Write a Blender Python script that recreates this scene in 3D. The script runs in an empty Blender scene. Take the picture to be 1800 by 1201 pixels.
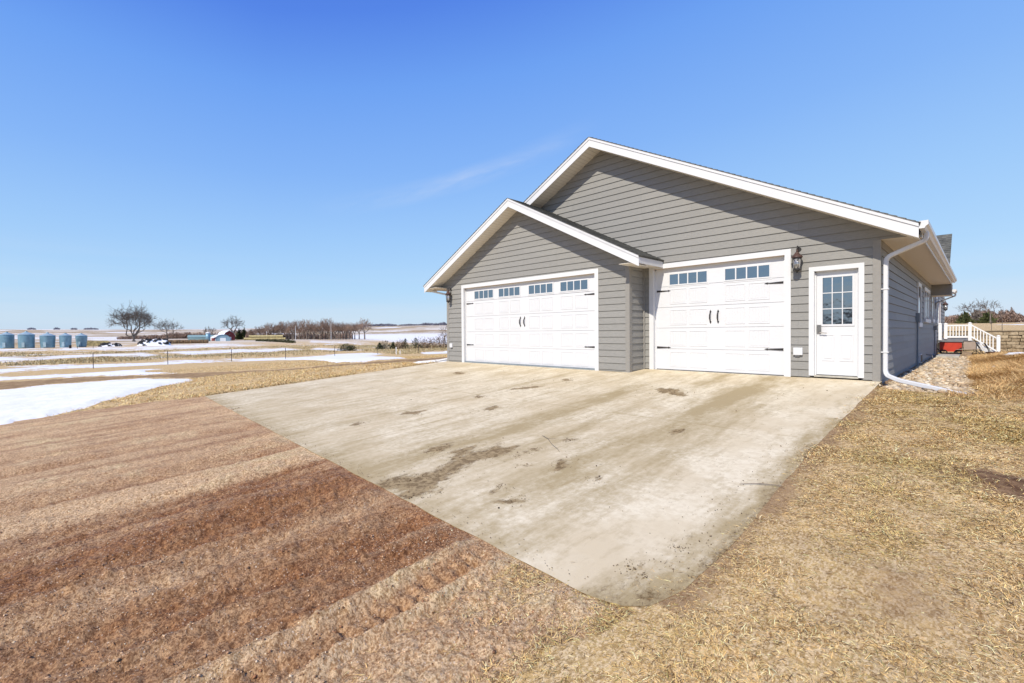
import bpy, math, random
import numpy as np
from mathutils import Matrix, Vector
random.seed(7); RNG = np.random.default_rng(11)
S = bpy.context.scene
COL = S.collection
R = math.radians

# ------------------------------------------------------------------ helpers
def link(o, parent=None):
    COL.objects.link(o)
    if parent is not None: o.parent = parent
    return o

def tag(o, label=None, cat=None, group=None, kind=None):
    if label: o['label'] = label
    if cat: o['category'] = cat
    if group: o['group'] = group
    if kind: o['kind'] = kind
    return o

def empty(name, loc, label=None, cat=None, group=None, rz=0.0):
    o = bpy.data.objects.new(name, None); o.empty_display_size = .2
    o.location = loc; o.rotation_euler = (0, 0, rz)
    link(o); return tag(o, label, cat, group)

class MB:
    """collects faces, then links them as one mesh object"""
    def __init__(s): s.v = []; s.f = []; s.m = []; s.cur = 0
    def mat(s, i): s.cur = i; return s
    def poly(s, pts):
        n = len(s.v); s.v.extend([tuple(p) for p in pts]); s.f.append(tuple(range(n, n + len(pts)))); s.m.append(s.cur)
    def box(s, x0, x1, y0, y1, z0, z1):
        x0, x1 = min(x0, x1), max(x0, x1); y0, y1 = min(y0, y1), max(y0, y1); z0, z1 = min(z0, z1), max(z0, z1)
        n = len(s.v)
        s.v += [(x0, y0, z0), (x1, y0, z0), (x1, y1, z0), (x0, y1, z0), (x0, y0, z1), (x1, y0, z1), (x1, y1, z1), (x0, y1, z1)]
        for f in ((0, 3, 2, 1), (4, 5, 6, 7), (0, 1, 5, 4), (1, 2, 6, 5), (2, 3, 7, 6), (3, 0, 4, 7)):
            s.f.append(tuple(n + i for i in f)); s.m.append(s.cur)
        return s
    def prism(s, pts, vec):
        """extrude planar polygon pts by vec"""
        a = [Vector(p) for p in pts]; v = Vector(vec); b = [p + v for p in a]; k = len(a)
        s.poly(a[::-1]); s.poly(b)
        for i in range(k): j = (i + 1) % k; s.poly((a[i], a[j], b[j], b[i]))
        return s
    def tube(s, path, rad, n=8, cap=True, flat=None):
        path = [Vector(p) for p in path]; k = len(path)
        if not hasattr(rad, '__len__'): rad = [rad] * k
        base = len(s.v); up = None
        for i, p in enumerate(path):
            d = (path[min(i + 1, k - 1)] - path[max(i - 1, 0)])
            if d.length < 1e-9: d = Vector((0, 0, 1))
            d.normalize()
            if up is None:
                up = d.cross(Vector((0, 0, 1)) if abs(d.z) < .9 else Vector((1, 0, 0))).normalized()
            else:
                up = (up - d * up.dot(d)).normalized()
            w = d.cross(up)
            for j in range(n):
                a = 2 * math.pi * (j + .5) / n
                s.v.append(tuple(p + (up * math.cos(a) + w * math.sin(a)) * rad[i]))
        for i in range(k - 1):
            for j in range(n):
                a = base + i * n + j; b = base + i * n + (j + 1) % n
                s.f.append((a, b, b + n, a + n)); s.m.append(s.cur)
        if cap:
            s.f.append(tuple(base + j for j in range(n))[::-1]); s.m.append(s.cur)
            s.f.append(tuple(base + (k - 1) * n + j for j in range(n))); s.m.append(s.cur)
        return s
    def lathe(s, cx, cy, prof, n=16):
        base = len(s.v); k = len(prof)
        for r_, z in prof:
            for j in range(n):
                a = 2 * math.pi * j / n; s.v.append((cx + r_ * math.cos(a), cy + r_ * math.sin(a), z))
        for i in range(k - 1):
            for j in range(n):
                a = base + i * n + j; b = base + i * n + (j + 1) % n
                s.f.append((a, b, b + n, a + n)); s.m.append(s.cur)
        s.f.append(tuple(base + j for j in range(n))[::-1]); s.m.append(s.cur)
        s.f.append(tuple(base + (k - 1) * n + j for j in range(n))); s.m.append(s.cur)
        return s
    def build(s, name, mats, parent=None, smooth=False, bevel=0, loc=None):
        me = bpy.data.meshes.new(name)
        o0 = Vector(loc) if loc is not None else (Vector(ORG.get(parent.name, (0, 0, 0))) if parent is not None else Vector((0, 0, 0)))
        v = np.array(s.v, dtype=float).reshape(-1, 3) - np.array(o0)
        me.from_pydata(v.tolist(), [], s.f)
        if not isinstance(mats, (list, tuple)): mats = [mats]
        for m in mats: me.materials.append(m)
        if len(mats) > 1: me.polygons.foreach_set('material_index', s.m)
        if smooth: me.polygons.foreach_set('use_smooth', [True] * len(me.polygons))
        me.update()
        o = bpy.data.objects.new(name, me); link(o, parent)
        ORG[o.name] = tuple(o0)
        if parent is None and loc is not None: o.location = loc
        if bevel:
            b = o.modifiers.new('bevel', 'BEVEL'); b.width = bevel; b.segments = 2; b.limit_method = 'ANGLE'; b.angle_limit = R(40)
        return o
ORG = {}
def thing(name, loc, label, cat, group=None):
    o = empty(name, loc, label, cat, group); ORG[o.name] = tuple(loc); return o

def np_mesh(name, V, F, mats, parent=None, smooth=False, attrs=None, loc=None):
    me = bpy.data.meshes.new(name); V = np.asarray(V, dtype=np.float32); F = np.asarray(F, dtype=np.int32)
    if loc is not None: V = V - np.array(loc, dtype=np.float32)
    n, k = F.shape
    me.vertices.add(len(V)); me.vertices.foreach_set('co', V.ravel())
    me.loops.add(n * k); me.loops.foreach_set('vertex_index', F.ravel())
    me.polygons.add(n); me.polygons.foreach_set('loop_start', np.arange(0, n * k, k, dtype=np.int32))
    me.update(calc_edges=True)
    if smooth: me.polygons.foreach_set('use_smooth', np.ones(n, dtype=bool))
    for an, dat in (attrs or {}).items():
        dat = np.asarray(dat, dtype=np.float32)
        if dat.ndim == 1:
            a = me.attributes.new(an, 'FLOAT', 'POINT'); a.data.foreach_set('value', dat)
        else:
            a = me.attributes.new(an, 'FLOAT_COLOR', 'POINT'); a.data.foreach_set('color', dat.ravel())
    for m in (mats if isinstance(mats, (list, tuple)) else [mats]): me.materials.append(m)
    me.update()
    o = bpy.data.objects.new(name, me); link(o, parent)
    if loc is not None: o.location = loc
    return o

# ------------------------------------------------------------------ noise and terrain
def _h(ix, iy, seed):
    n = (ix.astype(np.int64) * 374761393 + iy.astype(np.int64) * 668265263 + seed * 974634777) & 0xffffffff
    n = ((n ^ (n >> 13)) * 1274126177) & 0xffffffff
    n = n ^ (n >> 16)
    return (n & 0xffffff) / float(0xffffff)
def vnoise(x, y, seed=0):
    ix = np.floor(x); iy = np.floor(y); fx = x - ix; fy = y - iy
    fx = fx * fx * (3 - 2 * fx); fy = fy * fy * (3 - 2 * fy)
    a = _h(ix, iy, seed); b = _h(ix + 1, iy, seed); c = _h(ix, iy + 1, seed); d = _h(ix + 1, iy + 1, seed)
    return (a * (1 - fx) + b * fx) * (1 - fy) + (c * (1 - fx) + d * fx) * fy
def fbm(x, y, oct=4, seed=0, gain=.5):
    t = 0; a = 1; s = 0
    for i in range(oct):
        ca, sa = math.cos(i * 1.3), math.sin(i * 1.3)
        t = t + a * (vnoise((x * ca - y * sa) * 2 ** i, (x * sa + y * ca) * 2 ** i, seed + i) - .5); s += a; a *= gain
    return t / s * 2
CX, CY, CZ = 1.368, -11.226, .970           # camera position, fitted to image coordinates; bearings and ranges start here
def sst(a, b, x):
    t = np.clip((x - a) / (b - a), 0, 1); return t * t * (3 - 2 * t)
def azr(x, y): return np.degrees(np.arctan2(-(x - CX), y - CY)), np.hypot(x - CX, y - CY)
def height(x, y):
    x = np.asarray(x, float); y = np.asarray(y, float)
    n = .07 * np.clip(y, -16, 0) - .10 * sst(-.02, .06, x) * sst(-.9, .2, y)
    L = np.maximum(0, -13 - x); t = np.clip(L / 38, 0, 1); z = n * (1 - t) - 1.62 * t
    t2 = sst(38, 150, L); z = z * (1 - t2) - 2.7 * t2
    az, r = azr(x, y)
    b = sst(-30, -8, x) * sst(20.9, 21.3, y); zb = .93 + .012 * np.clip(y - 21, 0, 320); z = z * (1 - b) + zb * b
    ang = .0108 + .0062 * np.exp(-((az - 55) / 13) ** 2); w = sst(450, 3300, r); z = z * (1 - w) + ang * 3300 * w
    return z
def at(az, r):
    a = R(az); x = CX - r * math.sin(a); y = CY + r * math.cos(a)
    return Vector((x, y, float(height(x, y))))

SNOW = [
   [(94.88,13.93),(94.83,28.32),(93.0,27.65),(91.02,28.29),(88.9,28.08),(85.81,27.47),(83.73,26.41),(80.13,22.7),(79.75,21.26),(81.98,19.72),(83.75,18.32),(85.22,17.08),(86.64,16.42),(87.81,15.43),(90.55,14.4)] ,
   [(94.82,35.89),(94.81,44.07),(92.98,42.62),(91.01,40.99),(87.76,40.31),(84.56,40.3),(82.62,39.87),(82.18,37.02),(83.5,35.96),(83.29,33.65),(80.49,28.9),(81.51,29.14),(83.72,30.3),(86.6,32.91),(89.61,34.48),(91.35,35.03)] ,
   [(94.81,47.86),(94.8,60.32),(92.97,58.64),(90.65,60.19),(87.75,60.17),(84.55,58.94),(80.1,61.28),(75.64,58.5),(70.15,61.98),(65.37,68.1),(61.58,67.49),(59.76,61.52),(62.86,54.23),(57.65,22.76),(62.87,22.89),(66.0,23.84),(67.21,28.82),(70.15,42.13),(75.64,54.51),(78.67,52.84),(81.5,50.92),(85.79,51.77),(89.6,50.59)] ,
   [(94.79,97.28),(92.96,110.0),(90.98,94.63),(88.49,109.0),(83.69,114.0),(82.16,87.78),(83.27,77.88),(86.58,85.95),(89.95,77.34),(92.96,74.83),(94.8,77.25)] ,
   [(94.78,251.0),(92.94,224.0),(89.57,213.0),(85.77,220.0),(81.47,238.0),(79.37,259.0),(76.64,262.0),(72.67,193.0),(75.1,176.0),(81.48,160.0),(84.12,155.0),(87.73,166.0),(90.98,173.0),(92.95,179.0),(94.78,189.0)] ,
   [(82.38,112.0),(80.09,127.0),(76.65,120.0),(71.28,138.0),(68.98,101.0),(72.95,87.88),(76.66,87.08),(80.09,82.74)] ,
   [(87.91,792.0),(86.16,898.0),(83.67,934.0),(80.07,1039.0),(79.02,869.0),(81.46,728.0),(83.67,603.0),(86.95,514.0)] ,
   [(92.93,1173.0),(90.26,1294.0),(87.71,1180.0),(87.71,991.0),(90.27,1099.0),(92.93,999.0)] ,
   [(72.93,612.0),(67.77,616.0),(62.83,1039.0),(58.94,1074.0),(52.87,1049.0),(52.19,151.0),(56.29,184.0),(59.61,228.0),(62.84,341.0),(67.78,487.0)] ,
   [(68.67,344.0),(65.35,280.0),(61.57,185.0),(62.85,171.0),(66.58,226.0),(68.67,272.0)] ,
   [(67.79,134.0),(64.74,96.73),(62.86,83.56),(65.37,79.33),(68.98,101.0)] ,
   [(57.78,18.43),(55.97,18.82),(54.27,18.79),(53.1,17.9),(53.04,17.14),(54.95,17.35),(56.65,17.13)] ,
   [(56.3,66.54),(52.89,71.79),(52.55,49.34),(55.62,47.3)] ,
   [(-1.11,23.87),(-1.7,25.01),(-2.67,25.86),(-3.44,25.17),(-2.51,23.9),(-1.54,22.53)] ,
   [(-0.44,18.7),(-0.81,18.52),(-0.95,17.06),(-0.68,17.22)] ,
   [(-1.85,2144.0),(-2.17,6000.0),(-3.43,6000.0),(-3.43,211.0),(-2.01,235.0)] ,
   [(-0.69,97.58),(-2.49,108.0),(-3.43,88.02),(-2.18,79.81)] ,
]
ROAD = [
   [(94.83,26.78),(94.82,34.68),(92.99,35.22),(91.35,34.68),(89.61,34.12),(86.61,32.54),(83.72,29.95),(80.59,28.34),(75.65,25.04),(70.16,22.98),(62.87,22.6),(57.65,21.93),(52.89,24.02),(52.55,18.46),(56.31,18.74),(62.88,20.4),(70.17,21.55),(75.66,22.99),(79.65,23.11),(83.73,26.67),(85.81,27.73),(88.9,28.33),(91.02,28.53),(93.0,27.86)] ,
   [(68.08,429.0),(62.84,308.0),(58.96,211.0),(52.88,138.0),(52.88,110.0),(58.96,178.0),(62.85,258.0),(68.08,340.0)] ,
]
def sdf(polys, x, y):
    """signed distance (positive inside) to outlines traced in image pixels, in a bearing / log-range measure from the camera"""
    az, r = azr(x, y); lr = np.log(np.maximum(r, .1)); k = np.clip(1500 / np.maximum(r, 1), 6, 120); out = np.full(x.shape, -1e3)
    for P in polys:
        P = [(a, math.log(b)) for a, b in P]
        a0 = min(p[0] for p in P) - 4; a1 = max(p[0] for p in P) + 4; l0 = min(p[1] for p in P) - .5; l1 = max(p[1] for p in P) + .5
        m = (az > a0) & (az < a1) & (lr > l0) & (lr < l1)
        if not m.any(): continue
        A = az[m] * 14.3; Lr = lr[m]; K = k[m]; d = np.full(A.shape, 1e9); ins = np.zeros(A.shape, bool)
        for i in range(len(P)):
            (xa, ya), (xb, yb) = P[i - 1], P[i]; xa *= 14.3; xb *= 14.3
            px = A - xa; py = (Lr - ya) * K; ex = xb - xa; ey = (yb - ya) * K
            t = np.clip((px * ex + py * ey) / (ex * ex + ey * ey + 1e-9), 0, 1)
            d = np.minimum(d, np.hypot(px - t * ex, py - t * ey))
            c = (ya > Lr) != (yb > Lr)
            xi = xa + (Lr - ya) / (yb - ya if abs(yb - ya) > 1e-12 else 1e-12) * ex
            ins ^= c & (A < xi)
        out[m] = np.maximum(out[m], np.where(ins, d, -d))
    return np.clip(out, -30, 30)
def front_edge(x): return np.interp(x, [-40, -12.7, -3.06, -1.0, 0.0], [-8.1, -8.42, -8.81, -8.9, -8.86])
def gravel_field(x, y):
    """positive inside the muddy gravel apron in front of the concrete"""
    a = front_edge(x) - y
    b = np.interp(y, [-60, -15, -11.4, -9.74, -9.29, -8.87, -8.0], [-3.0, -.75, -.42, -.22, -.16, -.02, .05]) + .12 * fbm(x * 2, y * 2, 3, 5) - x
    c = x - np.interp(y, [-60, -12, -10.66, -8.42, -8.0], [-30, -13.1, -13.5, -12.7, -12.6]) + .2 * fbm(x * 1.3, y * 1.3, 3, 6)
    return np.minimum(np.minimum(a, b), c)
DRV = [(-12.72, -.70), (-12.72, -8.42), (-3.06, -8.81), (-1.0, -8.90), (-.22, -8.93), (.0, -8.84), (.12, -8.5), (.13, -7.7), (.07, -6.3), (.03, -4.3), (.03, -.05), (.03, 0.1), (-12.72, .1)]

# ------------------------------------------------------------------ materials
class NT:
    def __init__(s, name, rough=.6, spec=.3):
        s.m = bpy.data.materials.new(name); s.m.use_nodes = True; s.t = s.m.node_tree; s.n = s.t.nodes
        s.b = s.n['Principled BSDF']; s.b.inputs['Roughness'].default_value = rough
        s.b.inputs['Specular IOR Level'].default_value = spec
        s._co = None
    def node(s, ty, **kw):
        n = s.n.new(ty)
        for k, v in kw.items(): setattr(n, k, v)
        return n
    def put(s, a, b): s.t.links.new(a, b)
    def co(s):
        if s._co is None: s._co = s.node('ShaderNodeNewGeometry').outputs['Position']
        return s._co
    def mapping(s, scale=(1, 1, 1), rot=(0, 0, 0), loc=(0, 0, 0), src=None):
        m = s.node('ShaderNodeMapping'); m.inputs['Scale'].default_value = scale; m.inputs['Rotation'].default_value = rot; m.inputs['Location'].default_value = loc
        s.put(src or s.co(), m.inputs['Vector']); return m.outputs[0]
    def noise(s, scale, detail=4, rough=.55, vec=None, dist=0):
        n = s.node('ShaderNodeTexNoise'); n.inputs['Scale'].default_value = scale; n.inputs['Detail'].default_value = detail
        n.inputs['Roughness'].default_value = rough; n.inputs['Distortion'].default_value = dist
        s.put(vec or s.co(), n.inputs['Vector']); return n.outputs['Fac']
    def ramp(s, fac, stops, interp='LINEAR'):
        r = s.node('ShaderNodeValToRGB'); r.color_ramp.interpolation = interp; e = r.color_ramp.elements
        while len(e) > 1: e.remove(e[0])
        e[0].position = stops[0][0]; e[0].color = (*stops[0][1], 1) if hasattr(stops[0][1], '__len__') else (stops[0][1],) * 3 + (1,)
        for p, c in stops[1:]:
            q = e.new(p); q.color = (*c, 1) if hasattr(c, '__len__') else (c, c, c, 1)
        s.put(fac, r.inputs[0]); return r.outputs[0]
    def mix(s, fac, a, b, mode='MIX'):
        m = s.node('ShaderNodeMix', data_type='RGBA', blend_type=mode)
        for sock, val in ((m.inputs[0], fac), (m.inputs[6], a), (m.inputs[7], b)):
            if isinstance(val, bpy.types.NodeSocket): s.put(val, sock)
            elif hasattr(val, '__len__'): sock.default_value = (*val, 1)
            else: sock.default_value = val if sock.type == 'VALUE' else (val, val, val, 1)
        return m.outputs[2]
    def math(s, op, a, b=0.0, c=None, clamp=False):
        m = s.node('ShaderNodeMath', operation=op, use_clamp=clamp)
        for i, val in enumerate((a, b) if c is None else (a, b, c)):
            if isinstance(val, bpy.types.NodeSocket): s.put(val, m.inputs[i])
            else: m.inputs[i].default_value = val
        return m.outputs[0]
    def attr(s, name): return s.node('ShaderNodeAttribute', attribute_name=name)
    def color(s, c):
        if isinstance(c, bpy.types.NodeSocket): s.put(c, s.b.inputs['Base Color'])
        else: s.b.inputs['Base Color'].default_value = (*c, 1)
        return s
    def bump(s, h, strength=.3, dist=.01):
        b = s.node('ShaderNodeBump'); b.inputs['Strength'].default_value = strength; b.inputs['Distance'].default_value = dist
        s.put(h, b.inputs['Height']); s.put(b.outputs[0], s.b.inputs['Normal']); return s

def plain(name, c, rough=.5, spec=.3, metal=0, var=.12, nscale=6, bump=0, bscale=60):
    n = NT(name, rough, spec); n.b.inputs['Metallic'].default_value = metal
    f = n.noise(nscale, 5)
    lo = [max(0, v * (1 - var)) for v in c]; hi = [min(1, v * (1 + var)) for v in c]
    n.color(n.ramp(f, [(.3, lo), (.7, hi)]))
    if bump: n.bump(n.noise(bscale, 4), bump, .004)
    return n.m

def siding_mat(name, c, axis, exposure, z0, blen=3.66, var=.05):
    n = NT(name, .62, .25)
    sep = n.node('ShaderNodeSeparateXYZ'); n.put(n.co(), sep.inputs[0])
    cmb = n.node('ShaderNodeCombineXYZ'); n.put(sep.outputs[axis], cmb.inputs[0]); n.put(n.math('SUBTRACT', sep.outputs[2], z0), cmb.inputs[1])
    br = n.node('ShaderNodeTexBrick'); n.put(cmb.outputs[0], br.inputs['Vector'])
    br.offset = .37; br.offset_frequency = 2; br.squash = 1
    br.inputs['Scale'].default_value = 1; br.inputs['Brick Width'].default_value = blen; br.inputs['Row Height'].default_value = exposure
    br.inputs['Mortar Size'].default_value = .0016; br.inputs['Mortar Smooth'].default_value = 0
    br.inputs['Color1'].default_value = (*[v * (1 - var) for v in c], 1); br.inputs['Color2'].default_value = (*[v * (1 + var) for v in c], 1)
    br.inputs['Mortar'].default_value = (*[v * .45 for v in c], 1)
    g = n.noise(9, 6, .6, n.mapping((1, 1, 7)))
    col = n.mix(.35, br.outputs['Color'], n.ramp(g, [(.38, [v * .82 for v in c]), (.62, [v * 1.18 for v in c])]))
    n.color(col)
    n.bump(n.noise(40, 5, .6, n.mapping((1, 1, 9) )), .25, .003)
    return n.m
GREY = (.262, .256, .238)
M = {}
M['siding_front'] = siding_mat('fibre cement siding front', GREY, 0, .172, 0)
M['siding_side'] = siding_mat('fibre cement siding side', (.262, .265, .262), 1, .172, 0, 2.4, .12)
M['corner'] = plain('grey trim board', (.262, .250, .228), .6, var=.05, nscale=20, bump=.15)
M['white'] = plain('white painted trim', (.66, .665, .67), .45, .35, var=.03, nscale=3, bump=.04, bscale=25)
M['door_white'] = plain('white garage door steel', (.645, .65, .66), .4, .35, var=.02, nscale=2, bump=.06, bscale=90)
M['vinyl'] = plain('white vinyl', (.82, .82, .82), .35, .4, var=.03, nscale=9)
M['iron'] = plain('dark bronze iron', (.030, .026, .024), .45, .4, var=.4, nscale=30, bump=.2)
M['bronze'] = plain('weathered bronze cap', (.075, .040, .032), .5, .4, var=.35, nscale=30, bump=.2)
M['black'] = plain('black rubber', (.018, .018, .02), .6, .3, var=.3)
M['tan'] = plain('weathered tan jamb', (.55, .43, .33), .6, var=.12)
M['nickel'] = plain('dull nickel', (.35, .33, .3), .32, .5, metal=.9, var=.2, nscale=60)
M['stone_sill'] = plain('aluminium sill', (.42, .40, .34), .5, var=.2)
def soffit_mat(name, axis):
    n = NT(name, .55, .3); sep = n.node('ShaderNodeSeparateXYZ'); n.put(n.co(), sep.inputs[0])
    fr = n.math('FRACT', n.math('MULTIPLY', sep.outputs[axis], 1 / .1))
    g = n.ramp(fr, [(0, .0), (.06, 1.0), (.94, 1.0), (1, .0)])
    n.color(n.mix(g, (.40, .35, .29), (.74, .69, .60))); n.bump(g, .7, .006); return n.m
M['soffit_rake'] = soffit_mat('beige soffit ribbed rake', 0)
M['soffit_eave'] = soffit_mat('beige soffit ribbed eave', 1)
def shingle_mat(name, uax, vax, row):
    n = NT(name, .9, .15)
    sep = n.node('ShaderNodeSeparateXYZ'); n.put(n.co(), sep.inputs[0])
    cmb = n.node('ShaderNodeCombineXYZ'); n.put(sep.outputs[uax], cmb.inputs[0]); n.put(sep.outputs[vax], cmb.inputs[1])
    br = n.node('ShaderNodeTexBrick'); n.put(cmb.outputs[0], br.inputs['Vector']); br.offset = .43
    br.inputs['Scale'].default_value = 1; br.inputs['Brick Width'].default_value = .31; br.inputs['Row Height'].default_value = row
    br.inputs['Mortar Size'].default_value = .004; br.inputs['Mortar Smooth'].default_value = .3
    br.inputs['Color1'].default_value = (.055, .058, .055, 1); br.inputs['Color2'].default_value = (.17, .17, .15, 1); br.inputs['Mortar'].default_value = (.03, .03, .03, 1)
    col = n.mix(.5, br.outputs['Color'], n.ramp(n.noise(7, 6, .7), [(.35, (.05, .055, .055)), (.65, (.20, .195, .17))]))
    n.color(col); n.bump(n.noise(160, 3), .5, .004); return n.m
M['shingle'] = shingle_mat('asphalt shingles', 1, 2, .075)
M['shingle_x'] = shingle_mat('asphalt shingles cross roof', 0, 2, .12)
def glass_mat(name, c, rough=.06, spec=1.0):
    n = NT(name, rough, spec); n.color(c); n.b.inputs['IOR'].default_value = 2.3; n.bump(n.noise(2.2, 3), .22, .03); return n.m
M['glass'] = glass_mat('dark window glass', (.012, .018, .026))
M['lamp_glass'] = glass_mat('seeded lantern glass', (.30, .30, .30), .15)
M['foundation'] = plain('blue grey concrete foundation', (.20, .235, .26), .8, var=.1, bump=.3)
def straw_mat(name, c=(1, 1, 1)):
    n = NT(name, .75, .2); a = n.attr('tint'); n.color(n.mix(1.0, a.outputs['Color'], c, 'MULTIPLY')); return n.m
M['blade'] = straw_mat('dry grass blades')
M['bark'] = plain('grey bark', (.17, .145, .125), .9, .1, var=.3, nscale=3, bump=.4, bscale=12)
M['twig'] = plain('bare grey brown twigs', (.135, .115, .10), .9, .1, var=.3, nscale=.6)
M['twig_red'] = plain('reddish brown twigs', (.27, .19, .145), .9, .1, var=.35, nscale=.25)
M['galv'] = plain('blue grey galvanised steel', (.17, .30, .38), .42, .5, metal=.25, var=.2, nscale=.9)
M['galv_roof'] = plain('pale galvanised roof', (.34, .46, .52), .45, .5, metal=.2, var=.12, nscale=1.5)
M['snowmat'] = plain('old snow', (.86, .86, .86), .7, .3, var=.05, nscale=2, bump=.3, bscale=6)
M['bale'] = plain('straw bale', (.48, .40, .20), .95, .1, var=.5, nscale=1.5, bump=.6, bscale=9)
M['bale_old'] = plain('weathered straw bale', (.20, .14, .085), .95, .1, var=.5, nscale=1.3, bump=.6, bscale=5)
M['red'] = plain('faded red paint', (.50, .045, .022), .5, .4, var=.15)
M['barnred'] = plain('barn red boards', (.22, .05, .05), .8, var=.2)
M['farm_white'] = plain('white farm roofing', (.72, .74, .76), .6, var=.05)
M['farm_blue'] = plain('blue grey farm steel', (.22, .33, .40), .5, var=.12, nscale=1)
M['farm_teal'] = plain('green grey shed roof', (.22, .33, .33), .6, var=.12, nscale=1)
M['timber'] = plain('weathered timber', (.30, .22, .15), .85, .1, var=.35, nscale=12, bump=.5)
M['tanmetal'] = plain('tan chair fabric', (.34, .27, .22), .7, var=.15)
M['greymetal'] = plain('dull grey metal', (.20, .20, .21), .5, .5, var=.2)
M['far_tree'] = plain('distant trees with haze tint', (.17, .17, .21), .9, .1, var=.2, nscale=.02)  # bluish distance haze is mixed into this colour
M['juniper'] = plain('dull evergreen foliage', (.075, .085, .035), .9, .1, var=.5, nscale=3)
M['rust'] = plain('rusty iron', (.10, .045, .03), .8, .2, var=.4, nscale=20)
STAIN = [[(-3.1,-8.74),(-2.54,-8.75),(-2.52,-8.46),(-2.8,-7.91),(-2.77,-7.5),(-2.78,-7.04),(-3.09,-7.11),(-3.13,-7.57),(-3.0,-8.02),(-3.0,-8.33),(-3.1,-8.56)],[(-3.1,-8.01),(-3.43,-7.52),(-3.42,-7.12),(-3.23,-7.38),(-3.05,-7.85)],[(-3.64,-7.95),(-3.81,-7.56),(-3.72,-7.28),(-3.54,-7.48),(-3.48,-7.84)],[(-1.82,-7.06),(-1.78,-7.17),(-1.81,-7.28),(-1.9,-7.32),(-2.0,-7.27),(-2.04,-7.16),(-2.01,-7.04),(-1.92,-7.0)],[(-2.42,-2.82),(-2.45,-3.01),(-2.7,-3.04),(-3.04,-2.89),(-3.29,-2.63),(-3.28,-2.42),(-2.99,-2.4),(-2.64,-2.57)],[(-5.84,-6.46),(-5.71,-6.6),(-5.7,-6.75),(-5.81,-6.83),(-5.98,-6.8),(-6.12,-6.66),(-6.14,-6.49),(-6.02,-6.41)],[(-5.91,-4.82),(-5.84,-4.92),(-5.88,-5.0),(-6.0,-5.01),(-6.14,-4.93),(-6.21,-4.82),(-6.18,-4.74),(-6.05,-4.74)],[(-9.21,-2.57),(-9.14,-2.71),(-9.25,-2.83),(-9.49,-2.85),(-9.71,-2.77),(-9.78,-2.62),(-9.67,-2.5),(-9.43,-2.48)],[(-5.6,-3.32),(-5.56,-3.54),(-5.67,-3.81),(-5.87,-3.98),(-6.05,-3.96),(-6.1,-3.76),(-5.99,-3.48),(-5.78,-3.3)],[(-5.52,-2.28),(-5.44,-2.44),(-5.49,-2.54),(-5.62,-2.52),(-5.78,-2.39),(-5.86,-2.23),(-5.82,-2.12),(-5.68,-2.14)],[(-2.54,-7.26),(-2.51,-7.3),(-2.52,-7.33),(-2.56,-7.33),(-2.6,-7.31),(-2.63,-7.27),(-2.62,-7.24),(-2.58,-7.24)],[(-2.5,-7.08),(-2.48,-7.12),(-2.5,-7.15),(-2.54,-7.16),(-2.58,-7.13),(-2.6,-7.09),(-2.59,-7.06),(-2.55,-7.05)],[(-2.5,-6.89),(-2.48,-6.95),(-2.5,-6.99),(-2.55,-7.0),(-2.61,-6.96),(-2.64,-6.9),(-2.62,-6.85),(-2.56,-6.85)],[(-1.94,-8.01),(-1.92,-8.06),(-1.93,-8.1),(-1.98,-8.11),(-2.03,-8.08),(-2.06,-8.04),(-2.04,-8.0),(-1.99,-7.99)],[(-2.23,-7.44),(-2.21,-7.48),(-2.22,-7.5),(-2.26,-7.51),(-2.3,-7.49),(-2.32,-7.45),(-2.31,-7.42),(-2.27,-7.42)],[(-2.39,-8.52),(-2.35,-8.57),(-2.34,-8.63),(-2.37,-8.67),(-2.42,-8.67),(-2.46,-8.62),(-2.47,-8.56),(-2.44,-8.51)],[(-1.59,-8.11),(-1.57,-8.17),(-1.61,-8.25),(-1.67,-8.3),(-1.74,-8.29),(-1.76,-8.22),(-1.72,-8.14),(-1.65,-8.1)],[(-0.22,-8.53),(-0.22,-8.55),(-0.26,-8.57),(-0.3,-8.56),(-0.32,-8.53),(-0.32,-8.51),(-0.28,-8.49),(-0.24,-8.5)],[(-0.14,-8.52),(-0.14,-8.54),(-0.15,-8.56),(-0.17,-8.57),(-0.18,-8.56),(-0.18,-8.54),(-0.17,-8.52),(-0.15,-8.52)],[(-2.4,-6.29),(-2.38,-6.36),(-2.4,-6.46),(-2.44,-6.51),(-2.49,-6.5),(-2.52,-6.43),(-2.5,-6.34),(-2.45,-6.28)],[(-5.94,-7.42),(-5.87,-7.5),(-5.87,-7.61),(-5.94,-7.68),(-6.04,-7.68),(-6.12,-7.61),(-6.12,-7.49),(-6.04,-7.41)],[(-4.82,-5.42),(-4.73,-5.58),(-4.73,-5.77),(-4.81,-5.88),(-4.93,-5.86),(-5.03,-5.72),(-5.03,-5.52),(-4.94,-5.4)],[(-1.42,-5.11),(-1.4,-5.25),(-1.43,-5.4),(-1.5,-5.48),(-1.57,-5.45),(-1.6,-5.31),(-1.56,-5.16),(-1.49,-5.07)],[(-1.29,-7.31),(-1.29,-7.35),(-1.34,-7.4),(-1.4,-7.43),(-1.44,-7.42),(-1.44,-7.37),(-1.39,-7.32),(-1.33,-7.3)],[(-0.11,-8.06),(-0.11,-8.09),(-0.13,-8.12),(-0.16,-8.13),(-0.18,-8.12),(-0.18,-8.09),(-0.16,-8.06),(-0.13,-8.05)]]
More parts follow.
